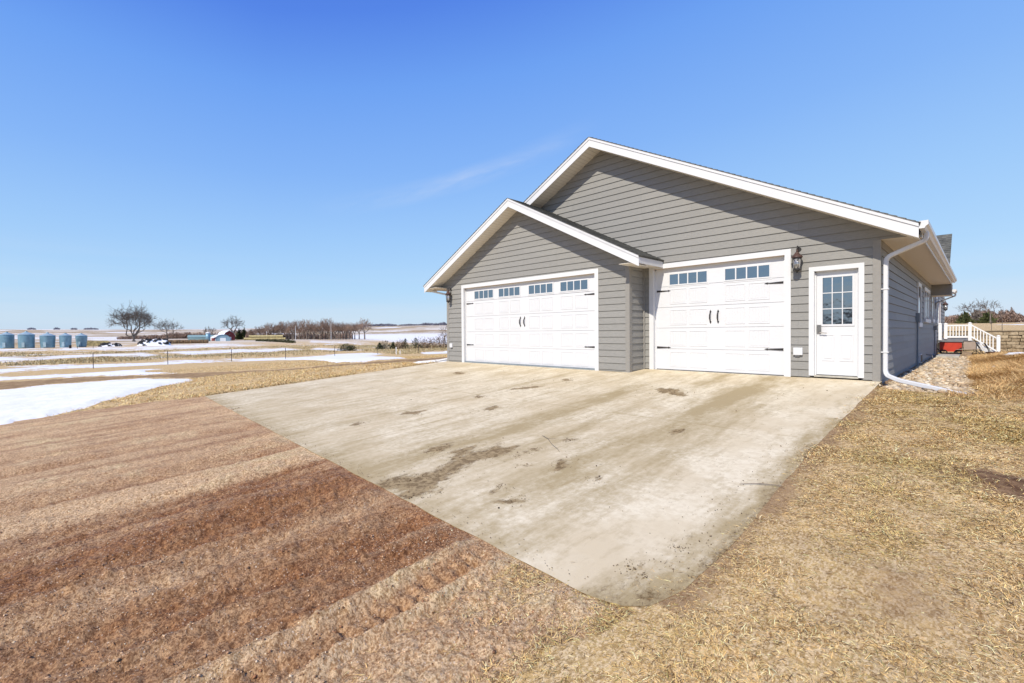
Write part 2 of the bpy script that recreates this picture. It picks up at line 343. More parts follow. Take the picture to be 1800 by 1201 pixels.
def psdf(P, x, y):
    d = np.full(x.shape, 1e9); ins = np.zeros(x.shape, bool)
    for i in range(len(P)):
        (xa, ya), (xb, yb) = P[i - 1], P[i]; ex, ey = xb - xa, yb - ya; px, py = x - xa, y - ya
        t = np.clip((px * ex + py * ey) / (ex * ex + ey * ey + 1e-12), 0, 1); d = np.minimum(d, np.hypot(px - t * ex, py - t * ey))
        c = (ya > y) != (yb > y); ins ^= c & (x < (y - ya) / (yb - ya if abs(yb - ya) > 1e-9 else 1e-9) * ex + xa)
    return np.where(ins, d, -d)

# ------------------------------------------------------------------ ground materials
n = NT('field ground', .95, .12)
a_s = n.attr('snow').outputs['Fac']; a_r = n.attr('road').outputs['Fac']; a_f = n.attr('far').outputs['Fac']; a_b = n.attr('bare').outputs['Fac']
n1 = n.noise(.35, 6, .65); n2 = n.noise(9, 8, .78); n3 = n.noise(55, 8, .8)
vg = n.node('ShaderNodeTexVoronoi'); vg.inputs['Scale'].default_value = 95; n.put(n.mapping((1, .45, .3), (0, 0, .7)), vg.inputs['Vector']); sg_ = n.node('ShaderNodeSeparateColor'); n.put(vg.outputs['Color'], sg_.inputs[0]); n3 = n.math('ADD', n3, n.math('MULTIPLY', n.math('SUBTRACT', sg_.outputs[0], .5), .30)); nf = n.noise(.012, 5, .6); nf2 = n.noise(.0035, 6, .65)
grass = n.mix(n.ramp(n2, [(.40, 0), (.60, 1)]), (.27, .160, .062), (.62, .43, .18))
grass = n.mix(n.ramp(n1, [(.42, 0), (.66, .7)]), grass, (.42, .295, .14))
grass = n.mix(n.ramp(n3, [(.42, 0), (.64, .85)]), grass, (.78, .60, .36))
farc = n.mix(n.ramp(nf, [(.35, 0), (.65, 1)]), (.42, .315, .20), (.32, .235, .13))
farc = n.mix(n.ramp(nf2, [(.50, 0), (.55, .7)]), farc, (.66, .59, .50))
farc = n.mix(n.ramp(nf, [(.55, 0), (.6, .8)]), farc, (.74, .71, .66))
col = n.mix(a_f, grass, farc)
col = n.mix(n.math('MINIMUM', a_b, 1.0), col, n.mix(n.ramp(n2, [(.3, 0), (.7, 1)]), (.19, .108, .055), (.38, .245, .135)))
col = n.mix(n.math('MULTIPLY', n.math('SUBTRACT', a_b, 1.0, clamp=True), n.ramp(n2, [(.35, 1), (.62, .25)])), col, (.085, .042, .024))
roadc = n.mix(n.ramp(n.noise(2.2, 6, .7, n.mapping((1, 1.2, 1))), [(.3, 0), (.7, 1)]), (.20, .122, .058), (.42, .290, .160))
rf = n.ramp(n.math('ADD', a_r, n.math('MULTIPLY', n.math('SUBTRACT', n.noise(1.6, 5, .7), .5), 5.0)), [(.45, 0), (.75, 1)])
col = n.mix(rf, col, roadc)
sn = n.math('ADD', a_s, n.math('MULTIPLY', n.math('ADD', n.math('SUBTRACT', n.noise(.9, 8, .75), .5), n.math('MULTIPLY', n.math('SUBTRACT', n.noise(.16, 6, .7), .5), 1.2)), 9.0))
sf = n.ramp(sn, [(.45, 0), (.62, 1)])
snc = n.mix(n.ramp(n.noise(1.2, 6, .6), [(.3, 0), (.7, 1)]), (.70, .705, .715), (.82, .82, .815))
snc = n.mix(n.ramp(n.noise(14, 8, .8), [(.60, 0), (.72, .5)]), snc, (.52, .46, .38))
n.color(n.mix(sf, col, snc))
bm = n.mix(sf, n3, n.math('MULTIPLY', n.noise(5, 3), 1.5)); n.bump(bm, .5, .03)
M['ground'] = n.m

n = NT('muddy gravel', .85, .22)
wet = n.attr('wet').outputs['Fac']
fine = n.noise(38, 8, .75); vq = n.node('ShaderNodeTexVoronoi'); vq.inputs['Scale'].default_value = 120; n.put(n.mapping((1, 1, .3)), vq.inputs['Vector']); sq_ = n.node('ShaderNodeSeparateColor'); n.put(vq.outputs['Color'], sq_.inputs[0]); fine = n.math('ADD', fine, n.math('MULTIPLY', n.math('SUBTRACT', sq_.outputs[0], .5), .20)); med = n.noise(7, 8, .72, n.mapping((1, .55, 1))); big = n.noise(1.5, 6, .7, n.mapping((1.3, .35, 1)))
w = n.math('ADD', wet, n.math('MULTIPLY', n.math('SUBTRACT', med, .5), 1.2)); w = n.math('ADD', w, n.math('MULTIPLY', n.math('SUBTRACT', big, .5), 1.0), clamp=True)
dry = n.mix(n.ramp(fine, [(.40, 0), (.60, 1)]), (.38, .220, .105), (.82, .590, .350))
mud = n.mix(n.ramp(fine, [(.40, 0), (.62, 1)]), (.135, .052, .018), (.42, .205, .085))
col = n.mix(w, dry, mud)
vo = n.node('ShaderNodeTexVoronoi'); vo.inputs['Scale'].default_value = 75; n.put(n.mapping((1, 1, .3)), vo.inputs['Vector'])
sep = n.node('ShaderNodeSeparateColor'); n.put(vo.outputs['Color'], sep.inputs[0])
strw = n.math('MULTIPLY', n.ramp(n.noise(.9, 7, .75), [(.50, 0), (.60, .75)]), n.ramp(w, [(.1, 1), (.45, 0)])); col = n.mix(strw, col, n.mix(n.ramp(fine, [(.40, 0), (.60, 1)]), (.40, .27, .125), (.84, .67, .40)))
peb = n.math('MULTIPLY', n.ramp(sep.outputs[0], [(.80, 0), (.84, 1)]), n.ramp(vo.outputs['Distance'], [(.28, 1), (.42, 0)]))
peb = n.math('MULTIPLY', peb, n.ramp(n.noise(4, 4), [(.35, .15), (.6, 1)]))
pebc = n.mix(sep.outputs[1], (.34, .20, .13), (.80, .66, .50))
col = n.mix(peb, col, pebc)
dk = n.ramp(n.noise(26, 8, .9, n.mapping((1.5, .8, 1))), [(.34, .5), (.44, 1.0)])
n.color(n.mix(1.0, col, dk, 'MULTIPLY'))
rr = n.ramp(w, [(0, .92), (1, .60)]); n.put(rr, n.b.inputs['Roughness'])
n.bump(n.math('ADD', n.math('MULTIPLY', fine, .8), n.math('MULTIPLY', n.noise(120, 5, .7), .35)), .9, .022)
M['gravel'] = n.m

n = NT('concrete', .85, .25)
dirt = n.attr('dirt').outputs['Fac']; stain = n.attr('stain').outputs['Fac']
c1 = n.noise(1.1, 7, .6); c2 = n.noise(14, 7, .7); c3 = n.noise(4, 8, .72, n.mapping((1.6, .35, 1))); c4 = n.noise(90, 4, .7)
base = n.mix(n.ramp(c1, [(.40, 0), (.60, 1)]), (.60, .50, .335), (.73, .645, .475))
base = n.mix(n.ramp(c2, [(.42, 0), (.58, .6)]), base, (.60, .505, .345))
d = n.math('ADD', dirt, n.math('MULTIPLY', n.math('SUBTRACT', c3, .47), 2.3)); d = n.math('ADD', d, n.math('MULTIPLY', n.math('SUBTRACT', c2, .5), 1.0), clamp=True)
base = n.mix(n.math('MULTIPLY', d, .95), base, (.37, .285, .15))
s = n.math('ADD', stain, n.math('MULTIPLY', n.math('SUBTRACT', n.noise(9, 9, .82, n.mapping((1.3, .7, 1))), .5), 4.2)); s = n.ramp(s, [(.25, 0), (.85, 1)])
base = n.mix(n.math('MULTIPLY', s, .92), base, n.mix(n.ramp(c2, [(.42, 0), (.58, 1)]), (.14, .088, .036), (.34, .25, .13)))
sp = n.ramp(n.noise(26, 3, .5), [(.70, 0), (.74, .8)]); sp = n.math('MULTIPLY', sp, n.ramp(c1, [(.45, .1), (.6, 1)]))
base = n.mix(sp, base, (.21, .165, .11))
sps = n.ramp(n.noise(150, 2, .5), [(.72, 0), (.78, .6)])
n.color(n.mix(sps, base, (.26, .21, .15)))
n.bump(n.math('ADD', n.math('MULTIPLY', c4, .5), n.math('MULTIPLY', s, .8)), .35, .01)
M['concrete'] = n.m

# ------------------------------------------------------------------ the ground: one sheet from the camera's feet to the hills
def rock_bed(x, y):      # positive inside the landscape rock strip beside the house
    e = .12 * fbm(x * 1.7, y * 1.7, 3, 31)
    return np.minimum(np.minimum(x + .2, np.interp(y, [-1.2, -.7, 0, 4, 9, 14, 16], [1.05, 1.33, 1.34, 1.22, 1.15, 1.05, 1.0]) + e - x), np.minimum(y + np.interp(x, [0, .35, .8, 1.4], [.45, .85, .92, .8]) + e, 15.4 - y))
def extra(x, y):
    az, r = azr(x, y)
    near = 1 - sst(25, 60, r)
    dd_ = np.full(x.shape, -9.); m_ = (x > -14) & (x < 1.5) & (y > -10.5) & (y < 1); dd_[m_] = psdf(DRV, x[m_], y[m_]); h = near * sst(.0, .7, -dd_) * (.035 * fbm(x * .9, y * .9, 4, 3) + .014 * fbm(x * 5, y * 5, 3, 4))
    side = (x > .2) & (y > -1.5) & (y < 19)
    m = .26 * np.exp(-((x - 2.25) / .75) ** 2) * sst(-1.0, .4, y) * (1 - sst(13, 18, y)) * (.75 + .5 * fbm(x * .8, y * .8, 2, 12))
    h = h + np.where(side, m, 0)
    return h
def gravel_height(x, y):
    xx = x + .10 * fbm(y * .35, y * 0 + 3.3, 2, 41) + .02 * fbm(x * 6, y * 6, 2, 42)
    g = lambda c, w_: np.exp(-((xx - c) / w_) ** 2)
    h = -.035 * g(-5.6, .17) - .030 * g(-7.6, .2) + .018 * g(-5.95, .12) - .028 * g(-4.25, .22) + .02 * g(-4.75, .2) - .045 * g(-3.25, .20) + .035 * g(-2.95, .10) \
        - .045 * g(-2.10, .22) + .030 * g(-1.80, .09) + .028 * g(-2.42, .1) - .022 * g(-1.18, .13) + .028 * g(-.99, .05) + .024 * g(-1.38, .05) - .02 * g(-9.6, .3)
    lug = np.sin(2 * np.pi * (y + .35 * np.abs(xx + 1.18)) / .115)
    h = h + .012 * (.55 + .9 * fbm(x * 3, y * 3.3, 2, 28)) * np.clip(lug * 3, -1, 1) * np.exp(-((xx + 1.18) / .12) ** 4)
    h = h + .012 * np.clip(np.sin(2 * np.pi * (y - .3 * np.abs(xx + 3.25)) / .14) * 1.6, -1, 1) * np.exp(-((xx + 3.25) / .17) ** 4) * (fbm(x, y, 2, 9) > -.1)
    rough = np.interp(x, [-14, -6.5, -5, -3.5, -2, -.5], [.5, .6, .75, 1.15, 1.05, .9])
    h = h + rough * (.030 * fbm(x * 3.2, y * .8, 3, 21) + .022 * fbm(x * 12, y * 4.5, 3, 22) + .016 * fbm(x * 34, y * 22, 3, 23))
    ms = sst(-.1, .35, fbm(x * .9, y * .35, 2, 24)); h = h + ms * .022 * fbm(xx * 9, y * .55, 2, 25) - ms * .030 * np.clip(fbm(xx * 6, y * .3, 2, 26) - .12, 0, 1)
    edge = sst(0, .22, gravel_field(x, y))
    return h * edge * 1.42 - .007 * (1 - edge)
def wetness(x, y):
    xx = x + .12 * fbm(y * .35, y * 0 + 3.3, 2, 41)
    g = lambda c, w_: np.exp(-((xx - c) / w_) ** 2)
    w_ = np.interp(xx, [-14, -9, -6.6, -5.95, -5.5, -5.2, -4.7, -4.45, -3.6, -2.6, -1.5, -1.3, -.9, -.3], [.30, .16, .24, .28, .24, .02, .04, .62, .92, .74, .85, .66, .22, .06])
    w_ = w_ + .45 * g(-5.6, .16) + .30 * g(-7.6, .2) - .22 * g(-2.72, .12) + .25 * g(-2.1, .2) - .28 * g(-1.0, .06) - .28 * g(-1.38, .06) + .3 * g(-3.3, .2)
    w_ = w_ + .9 * np.clip(fbm(xx * 6, y * .3, 2, 26) - .10, 0, .5) - .5 * np.clip(fbm(xx * 5, y * .35, 2, 27) - .1, 0, .5)
    return np.clip(w_, 0, 1)

AZ = np.radians(np.arange(-12, 104.01, .22))
LR = np.concatenate([np.arange(math.log(.9), math.log(8), .0062), np.arange(math.log(8), math.log(60), .012), np.arange(math.log(60), math.log(8200), .02)])
A2, L2 = np.meshgrid(AZ, LR); RR = np.exp(L2)
GX = CX - RR * np.sin(A2); GY = CY + RR * np.cos(A2)
gz = height(GX, GY) + extra(GX, GY)
snow = sdf(SNOW, GX, GY); road = sdf(ROAD, GX, GY)
far = sst(150, 420, RR); far = far * np.where(np.degrees(A2) > 20, 1, .5)
# far fields: old snow lying in the hollows
snow = np.where((RR > 300) & (np.degrees(A2) > 20), np.maximum(snow, 14 * (fbm(GX / 170, GY / 170, 4, 61) - .20)), snow)
snow = np.where((RR > 60) & (RR <= 300) & (np.degrees(A2) > 40), np.maximum(snow, 9 * (fbm(GX / 14, GY / 9, 4, 62) - .42)), snow)
near = 1 - sst(40, 120, RR)
gz += near * .07 * sst(0, 6, snow) - near * .05 * sst(0, 5, road)
gz += np.where(RR > 700, 6 * fbm(GX / 500, GY / 500, 4, 71) * sst(700, 1600, RR), 0)
gf = gravel_field(GX, GY)
gz = np.where(gf > 0, height(GX, GY) + extra(GX, GY) * (1 - sst(0, .3, gf)) + gravel_height(GX, GY), gz)
dd = psdf(DRV, GX, GY); hs_ = np.minimum(np.minimum(-.03 - GX, GX + 12.6), np.minimum(GY + .3, 22 - GY)); gz = gz - .14 * np.where(np.maximum(dd, hs_) > .012 + .006 * RR, 1, 0)
rb = rock_bed(GX, GY); gz = np.where(rb > 0, gz - .03, gz)
bare = np.clip(sst(-.05, .15, rb), 0, 1)
dpat = psdf([(1.30, -5.0), (1.16, -5.3), (1.42, -5.75), (1.75, -5.85), (1.85, -5.4), (1.6, -5.0)], GX, GY) + .18 * fbm(GX * 3, GY * 3, 3, 77)
bare = np.maximum(bare, sst(-.15, .12, dpat) * 1.9); bare = np.maximum(bare, .55 * sst(.25, .6, fbm(GX * .9, GY * .9, 4, 78)) * (RR < 14))
bare = np.maximum(bare, np.where((GX > 0) & (GY < 0) & (GY > -8.75), 1 - sst(.03, .24, GX - .08 + .1 * fbm(GX * 3, GY * 3, 2, 79)), 0) * .8)
wet = wetness(GX, GY)
nr, na = GX.shape
idx = np.arange(nr * na).reshape(nr, na)
Fq = np.stack([idx[:-1, :-1], idx[:-1, 1:], idx[1:, 1:], idx[1:, :-1]], -1).reshape(-1, 4)[:, ::-1]
V = np.stack([GX, GY, gz], -1).reshape(-1, 3)
isg = (np.where((GX < -.35) & (GX > -12.9), gf + .25, gf).ravel()[Fq] > 0).all(1)
def sub(F):
    u, inv = np.unique(F, return_inverse=True); return u, inv.reshape(F.shape)
u, f = sub(Fq[isg])
o = np_mesh('gravel_apron', V[u], f, M['gravel'], smooth=True, attrs={'wet': wet.ravel()[u]}); tag(o, kind='structure')
u, f = sub(Fq[~isg])
o = np_mesh('ground', V[u], f, M['ground'], smooth=True, attrs={'snow': snow.ravel()[u], 'road': road.ravel()[u], 'far': far.ravel()[u], 'bare': bare.ravel()[u]}); tag(o, kind='structure')
# the rest of the country round behind, coarser
A3, L3 = np.meshgrid(np.radians(np.linspace(104, 348, 62)), np.linspace(math.log(.9), math.log(8200), 60)); R3 = np.exp(L3)
X3 = CX - R3 * np.sin(A3); Y3 = CY + R3 * np.cos(A3); Z3 = height(X3, Y3); k, l = X3.shape; idx = np.arange(k * l).reshape(k, l)
F3 = np.stack([idx[:-1, :-1], idx[:-1, 1:], idx[1:, 1:], idx[1:, :-1]], -1).reshape(-1, 4)[:, ::-1]
o = np_mesh('terrain', np.stack([X3, Y3, Z3], -1).reshape(-1, 3), F3, M['ground'], smooth=True,
            attrs={'snow': np.where(R3 > 70, 14 * (fbm(X3 / 120, Y3 / 120, 3, 61) - .2), -20.).ravel(), 'road': np.full(X3.size, -20.), 'far': sst(60, 200, R3).ravel(), 'bare': (.6 * (R3 < 9)).ravel()}); tag(o, kind='structure')

# ------------------------------------------------------------------ concrete driveway
s_, t_ = np.meshgrid(np.linspace(0, 1, 430), np.linspace(0, 1, 300))
yy = -8.8 + t_ * 8.9
for _ in range(4):
    xr = np.interp(yy, [-8.96, -8.9, -8.8, -8.5, -7.7, -6.3, -4.3, .1], [-.32, -.12, .02, .11, .13, .07, .03, .03]); xr = xr + .012 * fbm(yy * 3, yy * 0, 3, 51)
    xx = -12.72 + s_ * (xr + 12.72); fe = np.interp(xx, [-12.72, -3.06, -1.0, -.3, 0.0, .14], [-8.42, -8.81, -8.90, -8.93, -8.86, -8.78]) + .012 * fbm(xx * 3, xx * 0 + 5, 3, 52)
    yy = fe + t_ * (.1 - fe)
zz = .07 * np.minimum(yy, 0) + .006
stain = np.full(xx.shape, -3.0)
xw = xx + .10 * fbm(xx * 5, yy * 3, 3, 53) + .03 * fbm(xx * 18, yy * 10, 2, 63); yw = yy + .26 * fbm(xx * 7, yy * 2.2, 3, 54)
for P in STAIN:
    big_ = len(P) == 11
    stain = np.maximum(stain, .5 + np.clip((psdf(P, xw, yw) + (.035 if big_ else -.02)) / (.10 if not big_ else .13), -2, .95 if big_ else .6))
g = lambda c, w_: np.exp(-((xx + .12 * fbm(yy * .3, yy * 0 + 1.7, 2, 55) - c) / w_) ** 2)
dirt = .09 + .75 * g(-1.75, .36) * sst(-9.2, -7.5, yy + 0) + .30 * g(-1.1, .25) * (yy < -3) + .45 * g(-2.75, .2) * (yy > -7.5) + .65 * g(-3.65, .3) * (1 - sst(-3.5, -1, yy)) + .25 * g(-4.6, .2) + .3 * g(-6.3, .22) + .22 * g(-7.8, .3) + .25 * g(-9.4, .25) + .2 * g(-11, .3)
dirt = dirt * (.55 + .9 * np.clip(fbm(xx * 1.8, yy * .35, 4, 57) + .5, 0, 1.2)) - .18 * g(-.45, .45)
dirt = dirt + .35 * (1 - sst(.0, .5, yy - fe)) * (xx < -1.2) + .75 * (1 - sst(.0, .45 + .3 * fbm(yy * 1.5, yy * 0, 2, 58), xr - xx)) * (yy < -3.5)
dirt = dirt + .5 * np.exp(-((np.hypot((xx + .05) / .35, (yy + 8.75) / .30))) ** 2) + .16 * sst(-4.5, -8, yy) * sst(-.8, -3, xx)
stain = np.maximum(stain, 1.05 - np.hypot((xx - .10) / .42, (yy + 8.92) / .40) + .5 * fbm(xx * 6, yy * 6, 3, 64)); stain = np.maximum(stain, np.where(yy < -4.8, .62 - (xr - xx) / .13 + .9 * fbm(xx * 4, yy * 2.5, 3, 65), -3))
jt = np.exp(-((yy + 4.74) / .012) ** 2) + np.exp(-((xx + 4.96) / .010) ** 2)
dirt = dirt + .55 * np.clip(jt, 0, 1)
zz = zz + .004 * fbm(xx * .8, yy * .8, 3, 59) - .004
Vd = np.stack([xx, yy, zz], -1).reshape(-1, 3); kk, ll = xx.shape; idx = np.arange(kk * ll).reshape(kk, ll)
Fd = np.stack([idx[:-1, :-1], idx[:-1, 1:], idx[1:, 1:], idx[1:, :-1]], -1).reshape(-1, 4)
ring = np.concatenate([idx[0, :], idx[1:, -1], idx[-1, -2::-1], idx[-2:0:-1, 0]]); m_ = len(ring); low = np.vstack([Vd[ring] - [0, 0, .12], Vd[ring]]); nb = len(Vd)
Fs = np.array([[nb + m_ + i, nb + i, nb + (i + 1) % m_, nb + m_ + (i + 1) % m_] for i in range(m_)])
o = np_mesh('concrete_driveway', np.vstack([Vd, low]), np.vstack([Fd, Fs]), M['concrete'], attrs={'dirt': np.concatenate([dirt.ravel(), np.full(2 * m_, 1.6)]), 'stain': np.concatenate([stain.ravel(), np.full(2 * m_, 2.5)])})
tag(o, kind='structure')

# ------------------------------------------------------------------ loose stuff: blades, stones, crumbs
def blades(name, x, y, z, ln, wd, lay, tint, hdg=None):
    k = len(x); a = RNG.uniform(0, 2 * np.pi, k) if hdg is None else hdg
    dx, dy = np.cos(a), np.sin(a); nx, ny = -dy, dx
    e = lay; p0 = np.stack([x, y, z - .003], -1)
    tw = RNG.uniform(-.4, .4, k)
    p1 = p0 + np.stack([dx * np.cos(e) * ln * .5, dy * np.cos(e) * ln * .5, np.sin(e) * ln * .5], -1)
    e2 = e - RNG.uniform(.1, .9, k)
    p2 = p1 + np.stack([np.cos(a + tw) * np.cos(e2) * ln * .5, np.sin(a + tw) * np.cos(e2) * ln * .5, np.sin(e2) * ln * .5], -1)
    p2[:, 2] = np.maximum(p2[:, 2], z + .002)
    ro = RNG.uniform(-.5, .5, k); w = np.stack([nx * np.cos(ro), ny * np.cos(ro), np.sin(ro)], -1) * (wd / 2)[:, None]
    Vb = np.stack([p0 - w, p0 + w, p1 - w * .8, p1 + w * .8, p2], 1).reshape(-1, 3)
    b = np.arange(k)[:, None] * 5
    Fb = np.concatenate([b + [0, 1, 2], b + [1, 3, 2], b + [2, 3, 4]], 1).reshape(-1, 3)
    return np_mesh(name, Vb, Fb, M['blade'], attrs={'tint': np.repeat(np.concatenate([tint, np.ones((k, 1))], 1), 5, 0)})
def tints(k, pal, p):
    pal = np.array(pal); c = pal[RNG.choice(len(pal), k, p=p)]; return np.clip(c * RNG.uniform(.5, 1.3, (k, 1)), 0, .9)
STRAW = [(.90, .635, .295), (.80, .52, .205), (.90, .70, .40), (.34, .20, .09), (.34, .29, .085), (.16, .09, .04)]
# lawn right of the concrete
k = 800000
x = RNG.uniform(-.9, 2.9, k); y = RNG.uniform(-12.2, .6, k); az, r = azr(x, y)
edge = np.interp(y, [-8.96, -8.9, -8.8, -8.5, -7.7, -6.3, -4.3, .1], [-.32, -.12, .02, .11, .13, .07, .03, .03]) - .05 + .17 * fbm(x * 1.5, y * 2.2, 4, 81) - .28 * np.exp(-((y + 8.75) / .25) ** 2) * RNG.random(k) ** 2 - .30 * sst(-7.2, -8.4, y) * RNG.random(k) ** 3 - .10 * RNG.random(k) ** 4
keep = (np.where(y > -8.95, x > edge, gravel_field(x, y) < .04 + .75 * RNG.random(k) ** 2.2)) & (rock_bed(x, y) < .03) & (r > .7)
bm_ = sst(.22, .6, fbm(x * .9, y * .9, 4, 78)); dp = psdf([(1.30, -5.0), (1.16, -5.3), (1.42, -5.75), (1.75, -5.85), (1.85, -5.4), (1.6, -5.0)], x, y) + .18 * fbm(x * 3, y * 3, 3, 77)
dens = (1 - .75 * bm_) * (1 - .93 * sst(-.15, .12, dp)) * np.where(y > -8.9, .25 + .75 * sst(.0, .28, x - edge), 1) * np.clip(.75 + .8 * fbm(x * 4, y * 4, 2, 83), .15, 1) * np.where(x > 2.2, .35, 1)
keep &= RNG.random(k) < dens
x, y, r = x[keep], y[keep], r[keep]; k = len(x); z = height(x, y) + extra(x, y); t_ = tints(k, STRAW, [.28, .26, .16, .13, .03, .14])
gm = sst(.0, .5, fbm(x * 1.1, y * 1.1, 3, 85))[:, None]; t_ = t_ * (1 - gm * [.14, .12, .22])
o = blades('lawn_grass', x, y, z, RNG.uniform(.025, .070, k), RNG.uniform(.0018, .0038, k) * np.clip(r / 3.2, 1, 2.6), RNG.uniform(.02, .62, k) * np.clip(.75 + fbm(x * 2.5, y * 2.5, 2, 86), .25, 1.3), t_,
           hdg=2.6 * np.pi * fbm(x * 1.2, y * 1.2, 2, 84) + RNG.normal(0, 1.9, k))
tag(o, kind='stuff')
# long matted grass on the hump beside the rock bed
k = 70000; x = RNG.uniform(1.0, 3.8, k); y = RNG.uniform(-1.2, 17.5, k); keep = (rock_bed(x, y) < .02) & (RNG.random(k) < np.where(x < 2.7, 1, .4)) & (sdf(SNOW, x, y) < 0); x, y = x[keep], y[keep]; k = len(x)
t_ = tints(k, [(.66, .43, .18), (.54, .33, .14), (.74, .54, .27), (.34, .19, .08)], [.35, .3, .2, .15])
o = blades('matted_grass', x, y, height(x, y) + extra(x, y), RNG.uniform(.08, .24, k), RNG.uniform(.004, .009, k), RNG.uniform(.1, .9, k), t_, hdg=np.pi + 2 * np.pi * fbm(x * .7, y * .7, 2, 87) + RNG.normal(0, .7, k)); tag(o, kind='stuff')
# strip left of the drive, and the near field
k = 170000; rr_ = np.exp(RNG.uniform(math.log(11), math.log(34), k)); aa = RNG.uniform(50, 97, k); x = CX - rr_ * np.sin(np.radians(aa)); y = CY + rr_ * np.cos(np.radians(aa))
sd = sdf(SNOW, x, y); rd = sdf(ROAD, x, y); keep = (x < -12.70) & (gravel_field(x, y) < .12) & (sd < .8) & (rd < -.5) & (RNG.random(k) < np.clip(.7 + fbm(x * 1.3, y * 1.3, 3, 88), .1, 1))
x, y = x[keep], y[keep]; k = len(x); t_ = tints(k, STRAW, [.34, .26, .18, .08, .06, .08])
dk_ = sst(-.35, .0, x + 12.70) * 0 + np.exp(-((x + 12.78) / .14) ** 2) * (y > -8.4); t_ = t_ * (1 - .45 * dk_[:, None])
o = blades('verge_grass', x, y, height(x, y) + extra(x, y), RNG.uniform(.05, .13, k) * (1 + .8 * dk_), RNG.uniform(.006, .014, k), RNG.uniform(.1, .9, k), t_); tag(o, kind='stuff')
k = 150000; rr_ = np.exp(RNG.uniform(math.log(34), math.log(180), k)); aa = RNG.uniform(50, 96, k); x = CX - rr_ * np.sin(np.radians(aa)); y = CY + rr_ * np.cos(np.radians(aa))
sd = sdf(SNOW, x, y); rd = sdf(ROAD, x, y); nz = fbm(x / 9, y / 9, 3, 90)
keep = (sd < -.6) & (rd < -.8) & (rr_ > 62) & (RNG.random(k) < np.clip(.45 + 1.3 * nz, .02, 1)); x, y, rr_ = x[keep], y[keep], rr_[keep]; k = len(x)
t_ = tints(k, [(.50, .42, .24), (.42, .34, .17), (.58, .50, .31), (.30, .24, .12)], [.35, .3, .2, .15])
o = blades('field_grass', x, y, height(x, y), RNG.uniform(.12, .42, k), RNG.uniform(.03, .07, k) * rr_ / 70, RNG.uniform(.6, 1.4, k), t_); tag(o, kind='stuff')
# stones
def stones(name, x, y, z, size, mat, tint, flat=.6, sub=1):
    import bmesh
    bm = bmesh.new(); bmesh.ops.create_icosphere(bm, subdivisions=sub, radius=1); bm.verts.ensure_lookup_table()
    bv = np.array([v.co[:] for v in bm.verts]); bf = np.array([[v.index for v in f.verts] for f in bm.faces]); bm.free()
    k = len(x); nv = len(bv); rot = RNG.uniform(0, 2 * np.pi, k)
    P = np.repeat(bv[None], k, 0) * (1 + RNG.uniform(-.25, .25, (k, nv, 1)))
    P = P * np.stack([RNG.uniform(.75, 1.3, k), RNG.uniform(.6, 1, k), RNG.uniform(.45, .9, k) * flat / .6 * .8], -1)[:, None, :] * size[:, None, None]
    tl = RNG.normal(0, .25, k); cy, sy = np.cos(tl)[:, None], np.sin(tl)[:, None]
    X, Yv, Zv = P[..., 0], P[..., 1], P[..., 2]; X, Zv = X * cy + Zv * sy, -X * sy + Zv * cy
    c, s = np.cos(rot)[:, None], np.sin(rot)[:, None]; X, Yv = X * c - Yv * s, X * s + Yv * c
    Vs = np.stack([X + x[:, None], Yv + y[:, None], Zv + z[:, None]], -1).reshape(-1, 3)
    Fs_ = (bf[None] + (np.arange(k) * nv)[:, None, None]).reshape(-1, 3)
    o = np_mesh(name, Vs, Fs_, mat, smooth=False, attrs={'tint': np.repeat(np.concatenate([tint, np.ones((k, 1))], 1), nv, 0)}); tag(o, kind='stuff'); return o
n = NT('landscape rock', .8, .25); a_ = n.attr('tint'); n.color(n.mix(.35, a_.outputs['Color'], n.mix(n.ramp(n.noise(30, 5), [(.35, 0), (.65, 1)]), (.28, .19, .11), (.68, .56, .40)))); n.bump(n.noise(60, 4), .3, .004); M['rock'] = n.m
k = 9500; x = RNG.uniform(-.1, 1.6, k); y = RNG.uniform(-1.1, 15.4, k); keep = (rock_bed(x, y) > .0) & ((x > .06) | (y < -.2)) & ~((y < -.25) & (x < .2)); x, y = x[keep], y[keep]; k = len(x)
sz = RNG.uniform(.018, .055, k) * (1 + .5 * (RNG.random(k) < .08)); stones('landscape_rock', x, y, height(x, y) - .025 + sz * .5, sz, M['rock'],
       tints(k, [(.60, .48, .32), (.68, .58, .43), (.42, .28, .16), (.54, .38, .22), (.30, .24, .18), (.76, .70, .58)], [.28, .2, .16, .16, .1, .1]))
n = NT('gravel stone', .8, .25); a_ = n.attr('tint'); n.color(a_.outputs['Color']); M['pebble'] = n.m
k = 90000; rr_ = np.exp(RNG.uniform(math.log(1.6), math.log(9), k)); aa = RNG.uniform(10, 100, k); x = CX - rr_ * np.sin(np.radians(aa)); y = CY + rr_ * np.cos(np.radians(aa))
gfx = gravel_field(x, y); keep = (gfx > .02) & (RNG.random(k) < np.clip(.55 - .35 * wetness(x, y) + .8 * fbm(x * 2, y * 1.2, 3, 95), .05, 1)); x, y, rr_ = x[keep], y[keep], rr_[keep]; k = len(x)
sz = RNG.uniform(.0018, .0048, k) * (1 + 1.0 * (RNG.random(k) < .03)); stones('gravel_stones', x, y, height(x, y) + gravel_height(x, y) + sz * .25, sz, M['pebble'],
       tints(k, [(.70, .47, .28), (.46, .26, .14), (.82, .66, .46), (.26, .13, .07), (.60, .38, .22)], [.3, .28, .12, .15, .15]), .8, 1)
